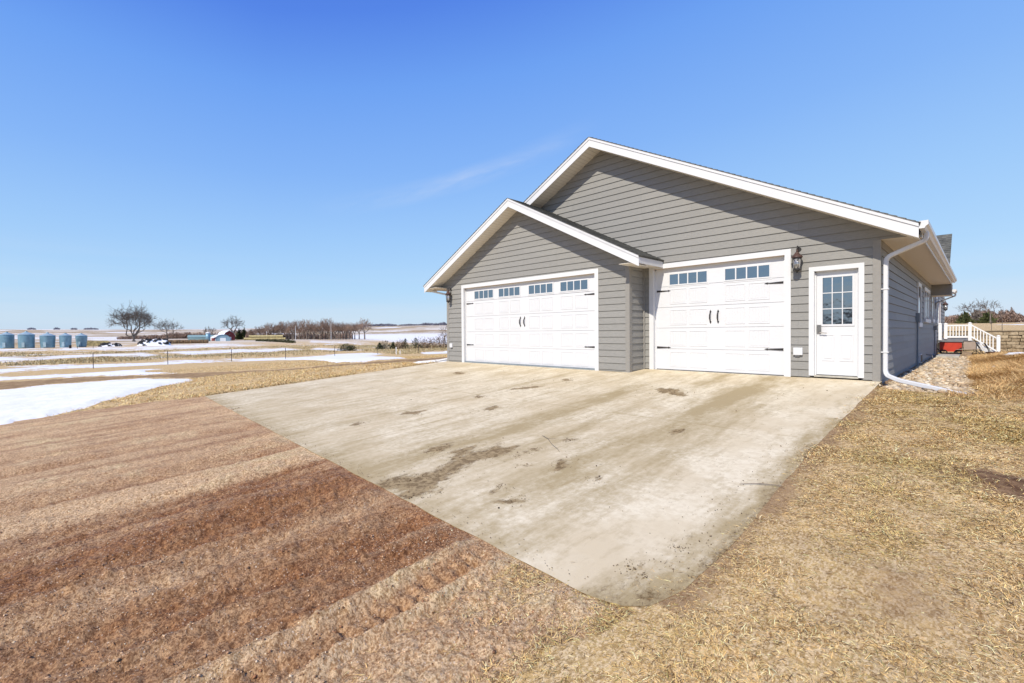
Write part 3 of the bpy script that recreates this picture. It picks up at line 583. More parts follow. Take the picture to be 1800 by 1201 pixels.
# mud crumbs dropped on the concrete
px, py = [], []
for P in STAIN:
    c = np.mean(P, 0); sx = np.ptp([p[0] for p in P]); sy_ = np.ptp([p[1] for p in P]); m_ = int(30 + 220 * sx * sy_)
    px.append(RNG.normal(c[0], sx * .42, m_)); py.append(RNG.normal(c[1], sy_ * .42, m_))
px.append(RNG.uniform(-12, .1, 600)); py.append(RNG.uniform(-8.8, -.3, 600)); px.append(RNG.normal(-.05, .18, 260)); py.append(RNG.uniform(-8.8, -5.0, 260))
px.append(RNG.uniform(-12, -.4, 700)); py.append(np.interp(px[-1], [-12.7, -3, -.9], [-8.42, -8.81, -8.9]) + np.abs(RNG.normal(0, .09, 700)))
x = np.concatenate(px); y = np.concatenate(py); keep = (x > -12.6) & (x < .1) & (y < -.1) & (y > front_edge(x) + .02); x, y = x[keep], y[keep]; k = len(x)
sz = RNG.uniform(.0015, .0055, k) * (1 + 1.2 * (RNG.random(k) < .05)); stones('mud_crumbs', x, y, .07 * y + .006 + sz * .3, sz, M['pebble'], tints(k, [(.20, .14, .08), (.13, .085, .05), (.30, .22, .13)], [.4, .35, .25]), .7)
# clods along the tyre tracks
k = 1100; x = np.concatenate([RNG.normal(c, s, k // 5) for c, s in ((-1.2, .16), (-2.0, .22), (-3.1, .3), (-4.3, .35), (-.6, .5))]); y = RNG.uniform(-12.2, -8.95, len(x)); keep = (gravel_field(x, y) > .05) & (azr(x, y)[1] > 1.4); x, y = x[keep], y[keep]; k = len(x)
sz = RNG.uniform(.004, .012, k); stones('mud_clods', x, y, height(x, y) + gravel_height(x, y) + sz * .2, sz, M['pebble'], tints(k, [(.27, .135, .07), (.40, .23, .13), (.50, .33, .20)], [.4, .35, .25]), .6)
# ------------------------------------------------------------------ the house
EXPO = .172; SL = .515; RX, RZ = -6.3, 6.386          # ridge of the main roof (outer top)
house = thing('ranch_house', (0, 0, 0), 'long grey lap-sided house with white trim, two white garage doors and shingled gables', 'house')

def siding(name, mat, axis, c, out, fx, z0, z1, holes=(), parent=house, lip=.019, z_base=0):
    """lapped boards on the plane axis=c; fx(z)->(lo,hi); holes (lo,hi,z0,z1)"""
    b = MB(); k = int(math.floor((z0 - z_base) / EXPO)); z = z_base + k * EXPO
    def P(u, off, zz): return (u, c + out * off, zz) if axis == 0 else (c + out * off, u, zz)
    while z < z1 - 1e-6:
        za, zb = max(z, z0), min(z + EXPO, z1)
        cuts = sorted({za, zb} | {h for H in holes for h in (H[2], H[3]) if za < h < zb} | {h for h in getattr(fx, 'breaks', ()) if za < h < zb})
        for a, d in zip(cuts[:-1], cuts[1:]):
            oa = lip * (1 - (a - z) / EXPO) + .002; od = lip * (1 - (d - z) / EXPO) + .002
            la, ha = fx(a + 1e-6); lb, hb = fx(d - 1e-6)
            iv = [((la, ha), (lb, hb))]
            hs = sorted([H for H in holes if H[2] < (a + d) / 2 < H[3]])
            segs = []; cur = (la, lb)
            for H in hs:
                segs.append((cur, (H[0], H[0]))); cur = (H[1], H[1])
            segs.append((cur, (ha, hb)))
            for (l0, l1), (r0, r1) in segs:
                if r0 - l0 < 1e-4 and r1 - l1 < 1e-4: continue
                pts = [P(l0, oa, a), P(r0, oa, a), P(r1, od, d), P(l1, od, d)]
                b.poly(pts if (out < 0) == (axis == 0) else pts[::-1])
                if abs(a - z) < 1e-6 or abs(a - z0) < 1e-6: b.poly([P(l0, oa, a), P(l0, -.01, a), P(r0, -.01, a), P(r0, oa, a)])
        z += EXPO
    return b.build(name, mat, parent)

# main gable wall (y = 0)
under = lambda x: RZ - .20 - SL * abs(x - RX)
def f_main(z):
    if z < 2.70: return (-12.6, -.005)
    h = (RZ - .20 - z) / SL
    return (max(-12.6, RX - h), min(.57, RX + h))
f_main.breaks = (2.70,)
G1 = (-4.787, -1.49, 2.725); D1 = (-1.157, -.23, 2.292)   # outer trim: x0,x1,top
siding('siding', M['siding_front'], 0, 0, -1, f_main, 0.02, 6.18, [(G1[0] + .02, G1[1] - .02, -1, G1[2] - .02), (D1[0] + .02, D1[1] - .02, -1, D1[2] - .02)])
# bump-out garage wall
BY = -.726; BX0, BX1 = -12.6, -4.96; BRX, BRZ = -8.84, 5.107
def f_bump(z):
    h = (BRZ - .21 - z) / SL
    return (max(BX0 if z < 2.66 else -13.25, BRX - h), min(BX1 if z < 2.66 else -4.42, BRX + h))
f_bump.breaks = (2.66,)
G2 = (-11.744, -5.886, 2.70)
siding('siding', M['siding_front'], 0, BY, -1, f_bump, -.04, 4.88, [(G2[0] + .02, G2[1] - .02, -1, G2[2] - .02)])
siding('siding', M['siding_front'], 1, BX1, 1, lambda z: (BY, 0), -.03, 2.66)
siding('siding', M['siding_side'], 1, BX0, -1, lambda z: (BY, 12), -.03, 2.66)
siding('siding', M['siding_side'], 1, 0, 1, lambda z: (0.0, 22.0), .02, 2.70)
siding('siding', M['siding_side'], 0, 22.0, 1, lambda z: (-12.6, 0.0), .02, 2.70)
# light-tight backing behind the boards
b = MB(); b.box(-12.55, G1[0] + .05, .05, .10, -.2, 2.7); b.box(G1[1] - .05, D1[0] + .05, .05, .10, -.2, 2.7); b.box(D1[1] - .05, -.06, .05, .10, -.2, 2.7)
b.box(G1[0], D1[1], .05, .10, 2.66, 2.72); b.prism([(-12.55, .05, 2.7), (-.06, .05, 2.7), (-.06, .05, under(-.06) - .05), (RX, .05, under(RX) - .08), (-12.55, .05, under(-12.55) - .05)], (0, .05, 0))
b.box(-.08, -.03, .1, 21.9, -.2, 2.7); b.box(-12.55, -12.5, BY + .1, 21.9, -.2, 2.7); b.box(BX1 - .08, BX1 - .03, BY + .1, .04, -.2, 2.7)
b.box(-12.5, G2[0] + .05, BY + .05, BY + .1, -.2, 2.7); b.box(G2[1] - .05, BX1 - .08, BY + .05, BY + .1, -.2, 2.7); b.box(-12.55, -.03, 21.9, 21.95, -.2, 2.7)
b.build('wall_core', M['corner'], house)
# corner boards
for x0, x1, y0, y1, z0, z1 in ((-.10, .022, -.022, 0.0, .0, 2.70), (0.0, .022, 0.0, .10, -.12, 2.70), (BX1 - .10, BX1 + .022, BY - .022, BY, -.06, 2.66), (BX1, BX1 + .022, BY, BY + .10, -.06, 2.66),
                               (BX0 - .022, BX0 + .10, BY - .022, BY, -.06, 2.66), (BX0 - .022, BX0, BY, BY + .1, -.06, 2.66), (0, .022, 21.9, 22.0, -.1, 2.7), (BX1 - 0.0, BX1 + .05, -.05, -.018, 0, 2.66)):
    MB().box(x0, x1, y0, y1, z0, z1).build('corner_board', M['corner'], house, bevel=.003)
MB().box(0, .024, .12, 12.7, 2.56, 2.70).build('frieze_board', M['corner'], house)
b = MB(); b.box(0, .012, .08, 22, -.5, .03); b.box(-12.6, -5, BY + .01, BY + .04, -.3, .0); b.build('foundation', M['foundation'], house)

# roofs
def slope_roof(xr, zr, xe, y0, y1, name='roof', parent=house, th=.02, row=.14, uy=True, ylim=None):
    """stepped shingle courses from ridge (xr,zr) down to eave x=xe, between y0 and y1; ylim(x)->y1"""
    b = MB(); sg = 1 if xe > xr else -1; L = abs(xe - xr) * math.sqrt(1 + SL * SL); k = int(L / row) + 1; c = 1 / math.sqrt(1 + SL * SL)
    nx, nz = sg * SL * c, c
    for i in range(k):
        s0, s1 = i * row, min((i + 1) * row + .01, L)
        xa = xr + sg * s0 * c; xb = xr + sg * s1 * c; za = zr - s0 * c * SL; zb = zr - s1 * c * SL
        t0, t1 = .004, .016
        pa = (xa + nx * t0, za + nz * t0); pb = (xb + nx * t1, zb + nz * t1); pc = (xb - nx * .002, zb - nz * .002)
        q = [(pa[0], y0, pa[1]), (pb[0], y0, pb[1]), (pb[0], y1, pb[1]), (pa[0], y1, pa[1])]; b.poly(q if sg > 0 else q[::-1])
        q = [(pb[0], y0, pb[1]), (pc[0], y0, pc[1]), (pc[0], y1, pc[1]), (pb[0], y1, pb[1])]; b.poly(q if sg > 0 else q[::-1])
        b.poly([(pa[0], y0, pa[1]), (xa, y0, za), (pc[0], y0, pc[1]), (pb[0], y0, pb[1])])
    # deck under the shingles
    pts = [(xr, y0 + .02, zr), (xe - sg * .01, y0 + .02, zr - SL * abs(xe - xr)), (xe - sg * .01, y0 + .02, zr - SL * abs(xe - xr) - .03), (xr, y0 + .02, zr - .03)]
    b.prism(pts, (0, y1 - y0 - .04, 0))
    return b.build(name, M['shingle'], parent)
OY = -.548
r1 = slope_roof(RX, RZ, .62, OY - .03, 12.78); slope_roof(RX, RZ, .03, 12.78, 22.3); r2 = slope_roof(RX, RZ, -13.24, OY - .03 if 0 else BY + .3, 22.4)
# front strip of the left slope, from the ridge down to where the lower gable takes over
r2b = slope_roof(RX, RZ, -8.95, OY - .03, BY + .32)
r3 = slope_roof(BRX, BRZ, -4.375, -1.226 - .03, -.002); r4 = slope_roof(BRX, BRZ, -13.40, -1.226 - .03, BY + .32)
def rake(xa, za, xb, zb, y, h=.225, parent=r1, name='fascia'):
    """white rake board with its drip lip, slanting from (xa,za) to (xb,zb) (top edge), front face at y"""
    b = MB(); b.prism([(xa, y, za - .03), (xb, y, zb - .03), (xb, y, zb - .03 - h), (xa, y, za - .03 - h)], (0, .02, 0))
    b.prism([(xa, y - .016, za + .002), (xb, y - .016, zb + .002), (xb, y - .016, zb - .068), (xa, y - .016, za - .068)], (0, .014, 0))
    b.prism([(xa, y - .006, za - .235), (xb, y - .006, zb - .235), (xb, y - .006, zb - .262), (xa, y - .006, za - .262)], (0, .004, 0))
    return b.build(name, M['white'], parent)
zr_ = lambda x: RZ - SL * abs(x - RX); zb_ = lambda x: BRZ - SL * abs(x - BRX)
rake(RX, RZ, .60, zr_(.60), OY, parent=r1); rake(RX, RZ, -8.80, zr_(-8.80), OY, parent=r2b)
rake(BRX, BRZ, -4.395, zb_(-4.395), -1.226, parent=r3); rake(BRX, BRZ, -13.363, zb_(-13.363), -1.226, parent=r4)
def rake_soffit(xa, xb, zf, y0, y1, parent):
    za, zb = zf(xa) - .225, zf(xb) - .225
    b = MB(); b.prism([(xa, y0, za), (xb, y0, zb), (xb, y0, zb - .012), (xa, y0, za - .012)], (0, y1 - y0, 0)); b.build('soffit', M['soffit_rake'], parent)
rake_soffit(RX, .585, zr_, OY + .022, .0, r1); rake_soffit(RX, -8.8, zr_, OY + .022, 0, r2b)
rake_soffit(BRX, -4.42, zb_, -1.204, BY, r3); rake_soffit(BRX, -13.34, zb_, -1.204, BY, r4)
# eaves
def eave(xw, xe, y0, y1, z, zt, parent):
    sg = 1 if xe > xw else -1
    MB().box(xw, xe - sg * .02, y0, y1, z - .002, z + .01).build('soffit', M['soffit_eave'], parent)
    MB().box(xe - sg * .02, xe, y0, y1, z - .03, zt).build('fascia', M['white'], parent)
eave(.0, .60, -.0, 12.72, 2.70, 2.83, r1); eave(BX1, -4.395, -1.204, -.03, 2.66, 2.815, r3); eave(BX0, -13.363, -1.204, 12, 2.66, 2.80, r4)
MB().box(.0, .60, OY + .022, .0, 2.655, 2.665).build('soffit', M['white'], r1) if 0 else None
# gutters and downspouts
def gutter(name, xi, xo, y0, y1, z0, z1, parent):
    b = MB(); sg = 1 if xo > xi else -1; w = abs(xo - xi)
    prof = [(xi, z1), (xi, z0), (xi + sg * w * .55, z0), (xi + sg * w * .72, z0 + .035), (xi + sg * w * .97, z0 + .06), (xi + sg * w * .97, z1 - .015), (xo, z1)]
    for (a, c), (d, e) in zip(prof[:-1], prof[1:]):
        b.prism([(a, y0, c), (d, y0, e), (d, y0, e - .003) if abs(a - d) > 1e-4 else (d + .003, y0, e), (a, y0, c - .003) if abs(a - d) > 1e-4 else (a + .003, y0, c)], (0, y1 - y0, 0))
    pr = [(p[0], y0 + .001, p[1]) for p in prof]; b.prism(pr, (0, .003, 0)); b.prism([(p[0], y1 - .004, p[1]) for p in prof], (0, .003, 0))
    return b.build(name, M['white'], parent)
gutter('gutter', .602, .725, OY + .02, 12.75, 2.735, 2.862, r1)
gutter('gutter', -13.365, -13.47, -1.2, 12, 2.70, 2.81, r4)
def pipe(path, w=.085, t=.06, name='downspout', parent=house, ref=None):
    """rectangular downspout swept along a path"""
    b = MB(); P = [Vector(p) for p in path]; rings = []
    for i, p in enumerate(P):
        d = (P[min(i + 1, len(P) - 1)] - P[max(i - 1, 0)]).normalized(); u = ref.copy() if ref else Vector((1, 0, 0)); u = (u - d * u.dot(d)).normalized(); v = d.cross(u)
        q = []
        for a, c in ((-1, -.7), (-.7, -1), (.7, -1), (1, -.7), (1, .7), (.7, 1), (-.7, 1), (-1, .7)): q.append(p + u * a * w / 2 + v * c * t / 2)
        rings.append(q)
    for q0, q1 in zip(rings[:-1], rings[1:]):
        for j in range(8): b.poly([q0[j], q0[(j + 1) % 8], q1[(j + 1) % 8], q1[j]])
    b.poly(rings[0]); b.poly(rings[-1][::-1])
    o = b.build(name, M['white'], parent); return o
def arc(p, q, r_, n_=5):
    return [p, q]
def smooth(pts, r_=.09, n_=5):
    P = [Vector(p) for p in pts]; out = [P[0]]
    for i in range(1, len(P) - 1):
        a = (P[i - 1] - P[i]); c = (P[i + 1] - P[i]); ra = min(r_, a.length * .45, c.length * .45); a.normalize(); c.normalize()
        s, e = P[i] + a * ra, P[i] + c * ra
        for j in range(n_ + 1):
            t = j / n_; out.append(s * (1 - t) ** 2 + P[i] * 2 * t * (1 - t) + e * t * t)
    return out + [P[-1]]
ref = Vector((.0, 1, 0))
dsp = pipe(smooth([(.66, .02, 2.74), (.66, .02, 2.60), (.085, .075, 2.36), (.085, .075, .13), (.30, -.12, .05), (1.235, -.80, -.085)], .10), .10, .075, ref=ref)
for z_ in (1.75, .55): MB().box(.02, .135, .015, .135, z_, z_ + .02).build('strap', M['white'], dsp)
pipe(smooth([(-13.42, -1.0, 2.7), (-13.42, -1.0, 2.62), (-12.66, -.62, 2.42), (-12.66, -.62, .05), (-12.9, -.95, -.02), (-13.3, -1.3, -.06)], .08), .085, .06, ref=ref)

# door and garage trim
def frame(x0, x1, zt, y, z0, w, prj, depth, name='door_trim', mats=None, jamb=.16):
    b = MB(); yb = y + .001
    b.box(x0, x0 + w, y - prj, yb, z0, zt - w); b.box(x1 - w, x1, y - prj, yb, z0, zt - w); b.box(x0, x1, y - prj, yb, zt - w, zt)
    b.mat(1 if mats else 0)
    b.box(x0 + w - .012, x0 + w + .004, y - prj + .012, y + jamb, z0, zt - w); b.box(x1 - w - .004, x1 - w + .012, y - prj + .012, y + jamb, z0, zt - w)
    b.mat(2 if mats else 0); b.box(x0 + w, x1 - w, y - prj + .012, y + jamb, zt - w - .004, zt - w + .012)
    return b.build(name, mats or M['white'], house)
def garage_door(x0, x1, zt, y, z0, groups, label=None):
    w = .118; t = frame(x0, x1, zt, y, z0, w, .028, .12, 'garage_door', [M['white'], M['white'], M['tan']])
    a, c, top = x0 + w + .004, x1 - w - .004, zt - w - .004; yf = y + .085
    H = (top - z0 + .06) / 5; zs = [z0 + .012 + H * i for i in range(6)]
    b = MB(); b.mat(0); b.box(a, a + .035, yf - .012, yf + .05, z0, top); b.box(c - .035, c, yf - .012, yf + .05, z0, top); b.box(a, c, yf - .012, yf + .05, top - .03, top); b.build('stop_moulding', M['tan'] if 0 else M['white'], t)
    wins = [(-4.262, -3.314), (-2.882, -1.934)] if groups == 2 else [(-11.13, -10.18), (-9.89, -8.93), (-8.53, -7.57), (-7.265, -6.305)]
    npn = groups * 2; span = (c - a - .10); gap = .075 if groups == 2 else .07
    pw = (span - gap * (npn - 1) - .16) / npn; pw = .435; px = [q for l_, r_ in wins for q in (l_, r_ - pw)]
    for i in range(5):
        za, zb = zs[i] + .003, min(zs[i + 1] - .003, top)
        b = MB(); b.box(a + .004, c - .004, yf, yf + .045, za + .004, zb - .004); b.box(a + .004, c - .004, yf + .010, yf + .05, za - .004, zb + .004)
        for p in px:
            if i == 4: break
            # sunk panel: a moulded border round vertical planks
            l_, r_, lo, hi = p, p + pw, za + .075, zb - .07
            for q in ((l_, r_, lo, lo + .014), (l_, r_, hi - .014, hi), (l_, l_ + .014, lo + .014, hi - .014), (r_ - .014, r_, lo + .014, hi - .014)): b.box(q[0], q[1], yf - .008, yf + .002, q[2], q[3])
            m_ = 6; sw = (pw - .07) / m_
            for j in range(m_): b.box(l_ + .035 + j * sw + .003, l_ + .035 + (j + 1) * sw - .003, yf - .0035, yf + .002, lo + .035, hi - .035)
        b.build('door_section', M['door_white'], t, bevel=0)
    za = zs[4]
    for g_ in range(groups):
        l_, r_ = wins[g_]; lo, hi = 2.185, 2.445
        b = MB(); fr = .028
        b.box(l_ - .05, r_ + .05, yf - .006, yf + .002, lo - .065, hi + .055); b.mat(0)
        b.box(l_ - fr, r_ + fr, yf - .016, yf - .004, lo - fr, lo); b.box(l_ - fr, r_ + fr, yf - .016, yf - .004, hi, hi + fr); b.box(l_ - fr, l_, yf - .016, yf - .004, lo, hi); b.box(r_, r_ + fr, yf - .016, yf - .004, lo, hi)
        q = (r_ - l_) / 4
        for j in range(1, 4): b.box(l_ + q * j - .014, l_ + q * j + .014, yf - .015, yf - .005, lo, hi)
        b.mat(1); b.box(l_, r_, yf - .009, yf - .0065, lo, hi)
        b.build('window', [M['door_white'], M['glass']], t)
    def hinge(xh, z, d):
        L = .38; b = MB(); yy_ = yf - .012
        b.prism([(xh, yy_, z - .024), (xh, yy_, z + .024), (xh + d * L * .82, yy_, z + .010), (xh + d * L * .82, yy_, z + .022), (xh + d * L, yy_, z), (xh + d * L * .82, yy_, z - .022), (xh + d * L * .82, yy_, z - .010)], (0, .008, 0))
        for f_ in (.08, .3, .6): b.lathe(0, 0, [], 3) if 0 else b.box(xh + d * L * f_ - .006, xh + d * L * f_ + .006, yy_ - .005, yy_, z - .006, z + .006)
        b.build('hinge', M['iron'], t)
    for z in (2.035, .58): hinge(a + .045, z, 1); hinge(c - .045, z, -1)
    mid = (a + c) / 2
    for dx in (-.09, .09):
        b = MB(); z = 1.335; pth = [(mid + dx, yf - .008, z + .12), (mid + dx, yf - .03, z + .09), (mid + dx, yf - .055, z + .04), (mid + dx, yf - .058, z - .04), (mid + dx, yf - .03, z - .09), (mid + dx, yf - .008, z - .12)]
        b.tube(pth, [.012, .014, .016, .016, .014, .012], 8)
        for zz_, sgn in ((z + .12, 1), (z - .12, -1)): b.prism([(mid + dx, yf - .008, zz_ + sgn * .05), (mid + dx - .024, yf - .008, zz_), (mid + dx, yf - .008, zz_ - sgn * .03), (mid + dx + .024, yf - .008, zz_)], (0, .006, 0))
        b.build('handle', M['iron'], t)
    MB().box(a, c, yf - .01, yf + .05, z0 - .01, z0 + .018).build('bottom_seal', M['black'], t)
    return t
garage_door(G1[0], G1[1], G1[2], 0, 0.0, 2); garage_door(G2[0], G2[1], G2[2], BY, -.05, 4)
b = MB(); b.box(G1[0] + .1, G1[1] - .1, -.02, .12, -.03, .004); b.box(G2[0] + .1, G2[1] - .1, BY - .02, BY + .12, -.08, -.044); b.build('threshold', M['stone_sill'], house)
# entry door
w = .09; t = frame(D1[0], D1[1], D1[2], 0, .05, w, .03, .1, 'entry_door', [M['white'], M['white'], M['white']], jamb=.13)
a, c, top = D1[0] + w + .004, D1[1] - w - .004, D1[2] - w - .004; yf = .07
b = MB(); b.box(a, a + .022, yf - .02, yf + .03, .06, top); b.box(c - .022, c, yf - .02, yf + .03, .06, top); b.box(a, c, yf - .02, yf + .03, top - .02, top); b.build('door_stop', M['white'], t)
b = MB(); dl, dr = a + .024, c - .024; dz0, dz1 = .075, top - .022; gl, gr, gz0, gz1 = dl + .10, dr - .075, 1.10, 2.07
b.box(dl, gl, yf, yf + .04, dz0, dz1); b.box(gr, dr, yf, yf + .04, dz0, dz1); b.box(gl, gr, yf, yf + .04, dz0, gz0); b.box(gl, gr, yf, yf + .04, gz1, dz1)
pw = (gr - gl - .07) / 2
for p in (gl - .01, gr - pw + .01):
    lo, hi = .36, .90
    for q in ((p, p + pw, lo, lo + .022), (p, p + pw, hi - .022, hi), (p, p + .022, lo + .022, hi - .022), (p + pw - .022, p + pw, lo + .022, hi - .022)): b.box(q[0], q[1], yf - .007, yf + .001, q[2], q[3])
    b.box(p + .05, p + pw - .05, yf - .007, yf + .001, lo + .05, hi - .05)
b.build('door_leaf', M['door_white'], t, bevel=.002)
b = MB(); fr = .03
b.box(gl - fr, gr + fr, yf - .014, yf - .001, gz0 - fr, gz0 + .008); b.box(gl - fr, gr + fr, yf - .014, yf - .001, gz1 - .008, gz1 + fr); b.box(gl - fr, gl + .008, yf - .014, yf - .001, gz0 + .008, gz1 - .008); b.box(gr - .008, gr + fr, yf - .014, yf - .001, gz0 + .008, gz1 - .008)
for j in (1, 2):
    xq = gl + (gr - gl) * j / 3; b.box(xq - .008, xq + .008, yf - .008, yf + .006, gz0 + .008, gz1 - .008); zq = gz0 + (gz1 - gz0) * j / 3
    for i in range(3):
        xa = gl + (gr - gl) * i / 3 + .008; b.box(xa, gl + (gr - gl) * (i + 1) / 3 - .008, yf - .008, yf + .006, zq - .008, zq + .008)
b.build('window_grille', M['door_white'], t)
MB().box(gl, gr, yf + .010, yf + .014, gz0, gz1).build('pane', M['glass'], t)
b = MB(); b.box(dl + .01, dl + .085, yf - .03, yf + .001, .93, 1.10); b.box(dl + .045, dl + .09, yf - .036, yf - .03, .95, 1.04); b.tube([(dl + .068, yf - .02, .945), (dl + .068, yf - .06, .94), (dl + .19, yf - .06, .93)], .010, 8)
b.lathe(dl + .068, yf - .03, [(.006, .95), (.006, .97)], 6); b.build('lock', M['nickel'], t, bevel=.003)
b = MB(); b.box(D1[0] + w - .0, D1[1] - w, -.02, .12, .03, .062); b.build('sill', M['stone_sill'], t)
# covered outlets
for x0, x1, z0, z1, y in ((-1.435, -1.265, .47, .625, 0), (-12.42, -12.27, .47, .62, BY)):
    b = MB(); b.box(x0, x1, y - .065, y + .002, z0, z1); b.mat(1); b.box(x0 + .03, x1 - .05, y - .05, y + .0, z0 - .03, z0); b.build('outlet_cover', [M['white'], M['greymetal']], house, bevel=.006)
# carriage lanterns
def lantern(x, y, z, dirx=0, diry=-1):
    """wall lantern hanging from a scroll arm; z = top of the arm"""
    def T(u, v, h): return (x + dirx * v + (u if dirx == 0 else 0), y + diry * v + (u if dirx != 0 else 0), z + h)
    b = MB(); wv = Vector((dirx, diry, 0))
    b.tube([T(0, .0, -.07), T(0, .022, -.07)], [.055, .045], 12); b.tube([T(0, 0, -.20), T(0, .02, -.20)], .03, 10)
    b.tube([T(0, .02, -.12), T(0, .035, -.05), T(0, .065, -.01), T(0, .105, 0), T(0, .14, -.02), T(0, .15, -.06), T(0, .145, -.10)], .009, 8)
    b.tube([T(0, .02, -.16), T(0, .06, -.20), T(0, .05, -.12), T(0, .03, -.13)], .006, 6)
    arm = b.build('wall_lantern', M['iron'], house)
    cx_, cy_ = x + dirx * .145, y + diry * .145
    b = MB(); b.lathe(cx_, cy_, [(.008, z - .08), (.018, z - .10), (.016, z - .13), (.035, z - .145), (.045, z - .165), (.075, z - .20), (.102, z - .225), (.106, z - .245), (.095, z - .25), (.088, z - .262)], 20); b.build('cap', M['bronze'], arm, smooth=False)
    b = MB(); zt, zb = z - .262, z - .50; r0, r1 = .086, .068
    for zz_, rr2 in ((zt, r0), (zb, r1), (zb - .01, r1 + .004)): b.tube([(cx_ + rr2 * math.cos(a_), cy_ + rr2 * math.sin(a_), zz_) for a_ in np.linspace(0, 2 * math.pi, 21)], .006, 5, cap=False)
    for q in range(6):
        a0 = q * math.pi / 3; a1 = a0 + math.pi / 3
        p = lambda a_, t_: (cx_ + (r0 + (r1 - r0) * t_) * math.cos(a_), cy_ + (r0 + (r1 - r0) * t_) * math.sin(a_), zt + (zb - zt) * t_)
        b.tube([p(a0, 0), p(a0, 1)], .0045, 5)
        if q % 2 == 0: b.tube([p(a0, 0), p((a0 + a1) / 2, .5), p(a1, 1)], .0035, 5); b.tube([p(a1, 0), p((a0 + a1) / 2, .5), p(a0, 1)], .0035, 5)
    b.lathe(cx_, cy_, [(r1, zb - .002), (.05, zb - .02), (.02, zb - .035), (.012, zb - .05), (.016, zb - .06), (.004, zb - .072)], 14)
    b.build('cage', M['iron'], arm)
    MB().lathe(cx_, cy_, [(.060, zb + .005), (.074, zt - .01)], 18).build('lamp_glass', M['lamp_glass'], arm, smooth=True)
    MB().lathe(cx_, cy_, [(.012, zb + .01), (.012, zb + .09), (.026, zb + .13), (.022, zb + .17), (.006, zb + .20)], 10).build('bulb', M['white'], arm, smooth=True)
lantern(-1.345, -.0, 2.755); lantern(-12.36, BY, 2.66); lantern(.01, 19.35, 2.45, 1, 0)

# long side wall: windows, back door, meter pipe, little vents
def side_window(y0, y1, z0, z1, mull=1):
    b = MB(); w = .085; x = .012
    b.box(x, x + .028, y0, y0 + w, z0, z1); b.box(x, x + .028, y1 - w, y1, z0, z1); b.box(x, x + .034, y0 - .03, y1 + .03, z1, z1 + .12); b.box(x, x + .06, y0 - .03, y1 + .03, z0 - .10, z0)
    for i in range(1, mull): yq = y0 + (y1 - y0) * i / mull; b.box(x, x + .024, yq - .05, yq + .05, z0, z1)
    b.build('window', M['white'], house); f = bpy.data.objects[len(bpy.data.objects) - 1] if 0 else None
    return b
for y0, y1, z0, z1, m_ in ((7.25, 8.25, 1.20, 2.30, 1), (9.5, 11.7, 1.36, 2.30, 3), (12.9, 13.9, 1.40, 2.30, 1), (15.0, 15.9, 1.40, 2.30, 1)):
    b = MB(); w = .085; x = .012
    b.box(x, x + .028, y0, y0 + w, z0, z1); b.box(x, x + .028, y1 - w, y1, z0, z1); b.box(x, x + .036, y0 - .03, y1 + .03, z1, z1 + .12); b.box(x, x + .06, y0 - .03, y1 + .03, z0 - .12, z0)
    for i in range(1, m_): yq = y0 + (y1 - y0) * i / m_; b.box(x, x + .024, yq - .05, yq + .05, z0, z1)
    wo = b.build('window', M['white'], house); MB().box(x, x + .012, y0 + w, y1 - w, z0, z1).build('pane', M['glass'], wo)
b = MB(); b.box(.012, .045, 17.0, 17.1, .55, 2.25); b.box(.012, .045, 18.0, 18.1, .55, 2.25); b.box(.012, .045, 17.0, 18.1, 2.25, 2.36); bd = b.build('back_door', M['white'], house)
MB().box(.012, .03, 17.1, 18.0, .6, 2.25).build('door_leaf', plain('maroon door', (.20, .05, .06), .5), bd)
b = MB(); b.box(.012, .10, 6.80, 6.95, 1.22, 1.48); b.tube([(.05, 6.88, 1.22), (.05, 6.88, -.25)], .022, 8); b.build('conduit', M['foundation'], house)
b = MB(); b.box(.012, .12, 13.95, 14.15, .98, 1.16); b.tube([(.05, 14.05, .98), (.05, 14.05, 0)], .02, 8); b.build('conduit', M['greymetal'], house)
b = MB(); b.box(.012, .05, 7.9, 8.5, -.05, .22); b.mat(1); b.box(.03, .056, 7.95, 8.45, -.03, .20); b.build('vent', [M['white'], M['black']], house)
b = MB(); b.tube([(.01, 10.6, .12), (.16, 10.6, .10), (.18, 10.6, .02)], .02, 8); b.build('tap', M['greymetal'], house)

# cross gable over the back door
b = MB(); ye, ze, yr, zr2, x0, x1 = 12.76, 2.76, 15.5, 4.98, -5.0, .50
L = math.hypot(yr - ye, zr2 - ze); k = int(L / .14) + 1; dy, dz = (yr - ye) / L, (zr2 - ze) / L
for i in range(k):
    s0, s1 = i * .14, min((i + 1) * .14 + .01, L); t0, t1 = .018, .004
    a_ = (ye + dy * s0 - dz * t0, ze + dz * s0 + dy * t0); c_ = (ye + dy * s1 - dz * t1, ze + dz * s1 + dy * t1)
    b.poly([(x0, a_[0], a_[1]), (x1, a_[0], a_[1]), (x1, c_[0], c_[1]), (x0, c_[0], c_[1])]); b.poly([(x0, ye + dy * s0, ze + dz * s0), (x1, ye + dy * s0, ze + dz * s0), (x1, a_[0], a_[1]), (x0, a_[0], a_[1])])
b.prism([(x0, ye, ze), (x0, yr, zr2), (x0, yr, zr2 - .12), (x0, ye, ze - .03)], (x1 - x0 - .01, 0, 0)); b.prism([(x0, yr, zr2 - .02), (x0, 2 * yr - ye, ze), (x0, yr, ze)], (-.15 - x0, 0, 0))
xg = b.build('cross_roof', M['shingle_x'], house)
b = MB(); b.box(.0, .58, 12.78, 13.7, 2.30, 2.72); b.build('fascia', M['corner'], xg); MB().box(.0, .58, 12.79, 13.7, 2.285, 2.298).build('soffit', M['soffit_eave'], xg)
gutter('gutter', .585, .70, 13.2, 14.2, 2.40, 2.52, xg)
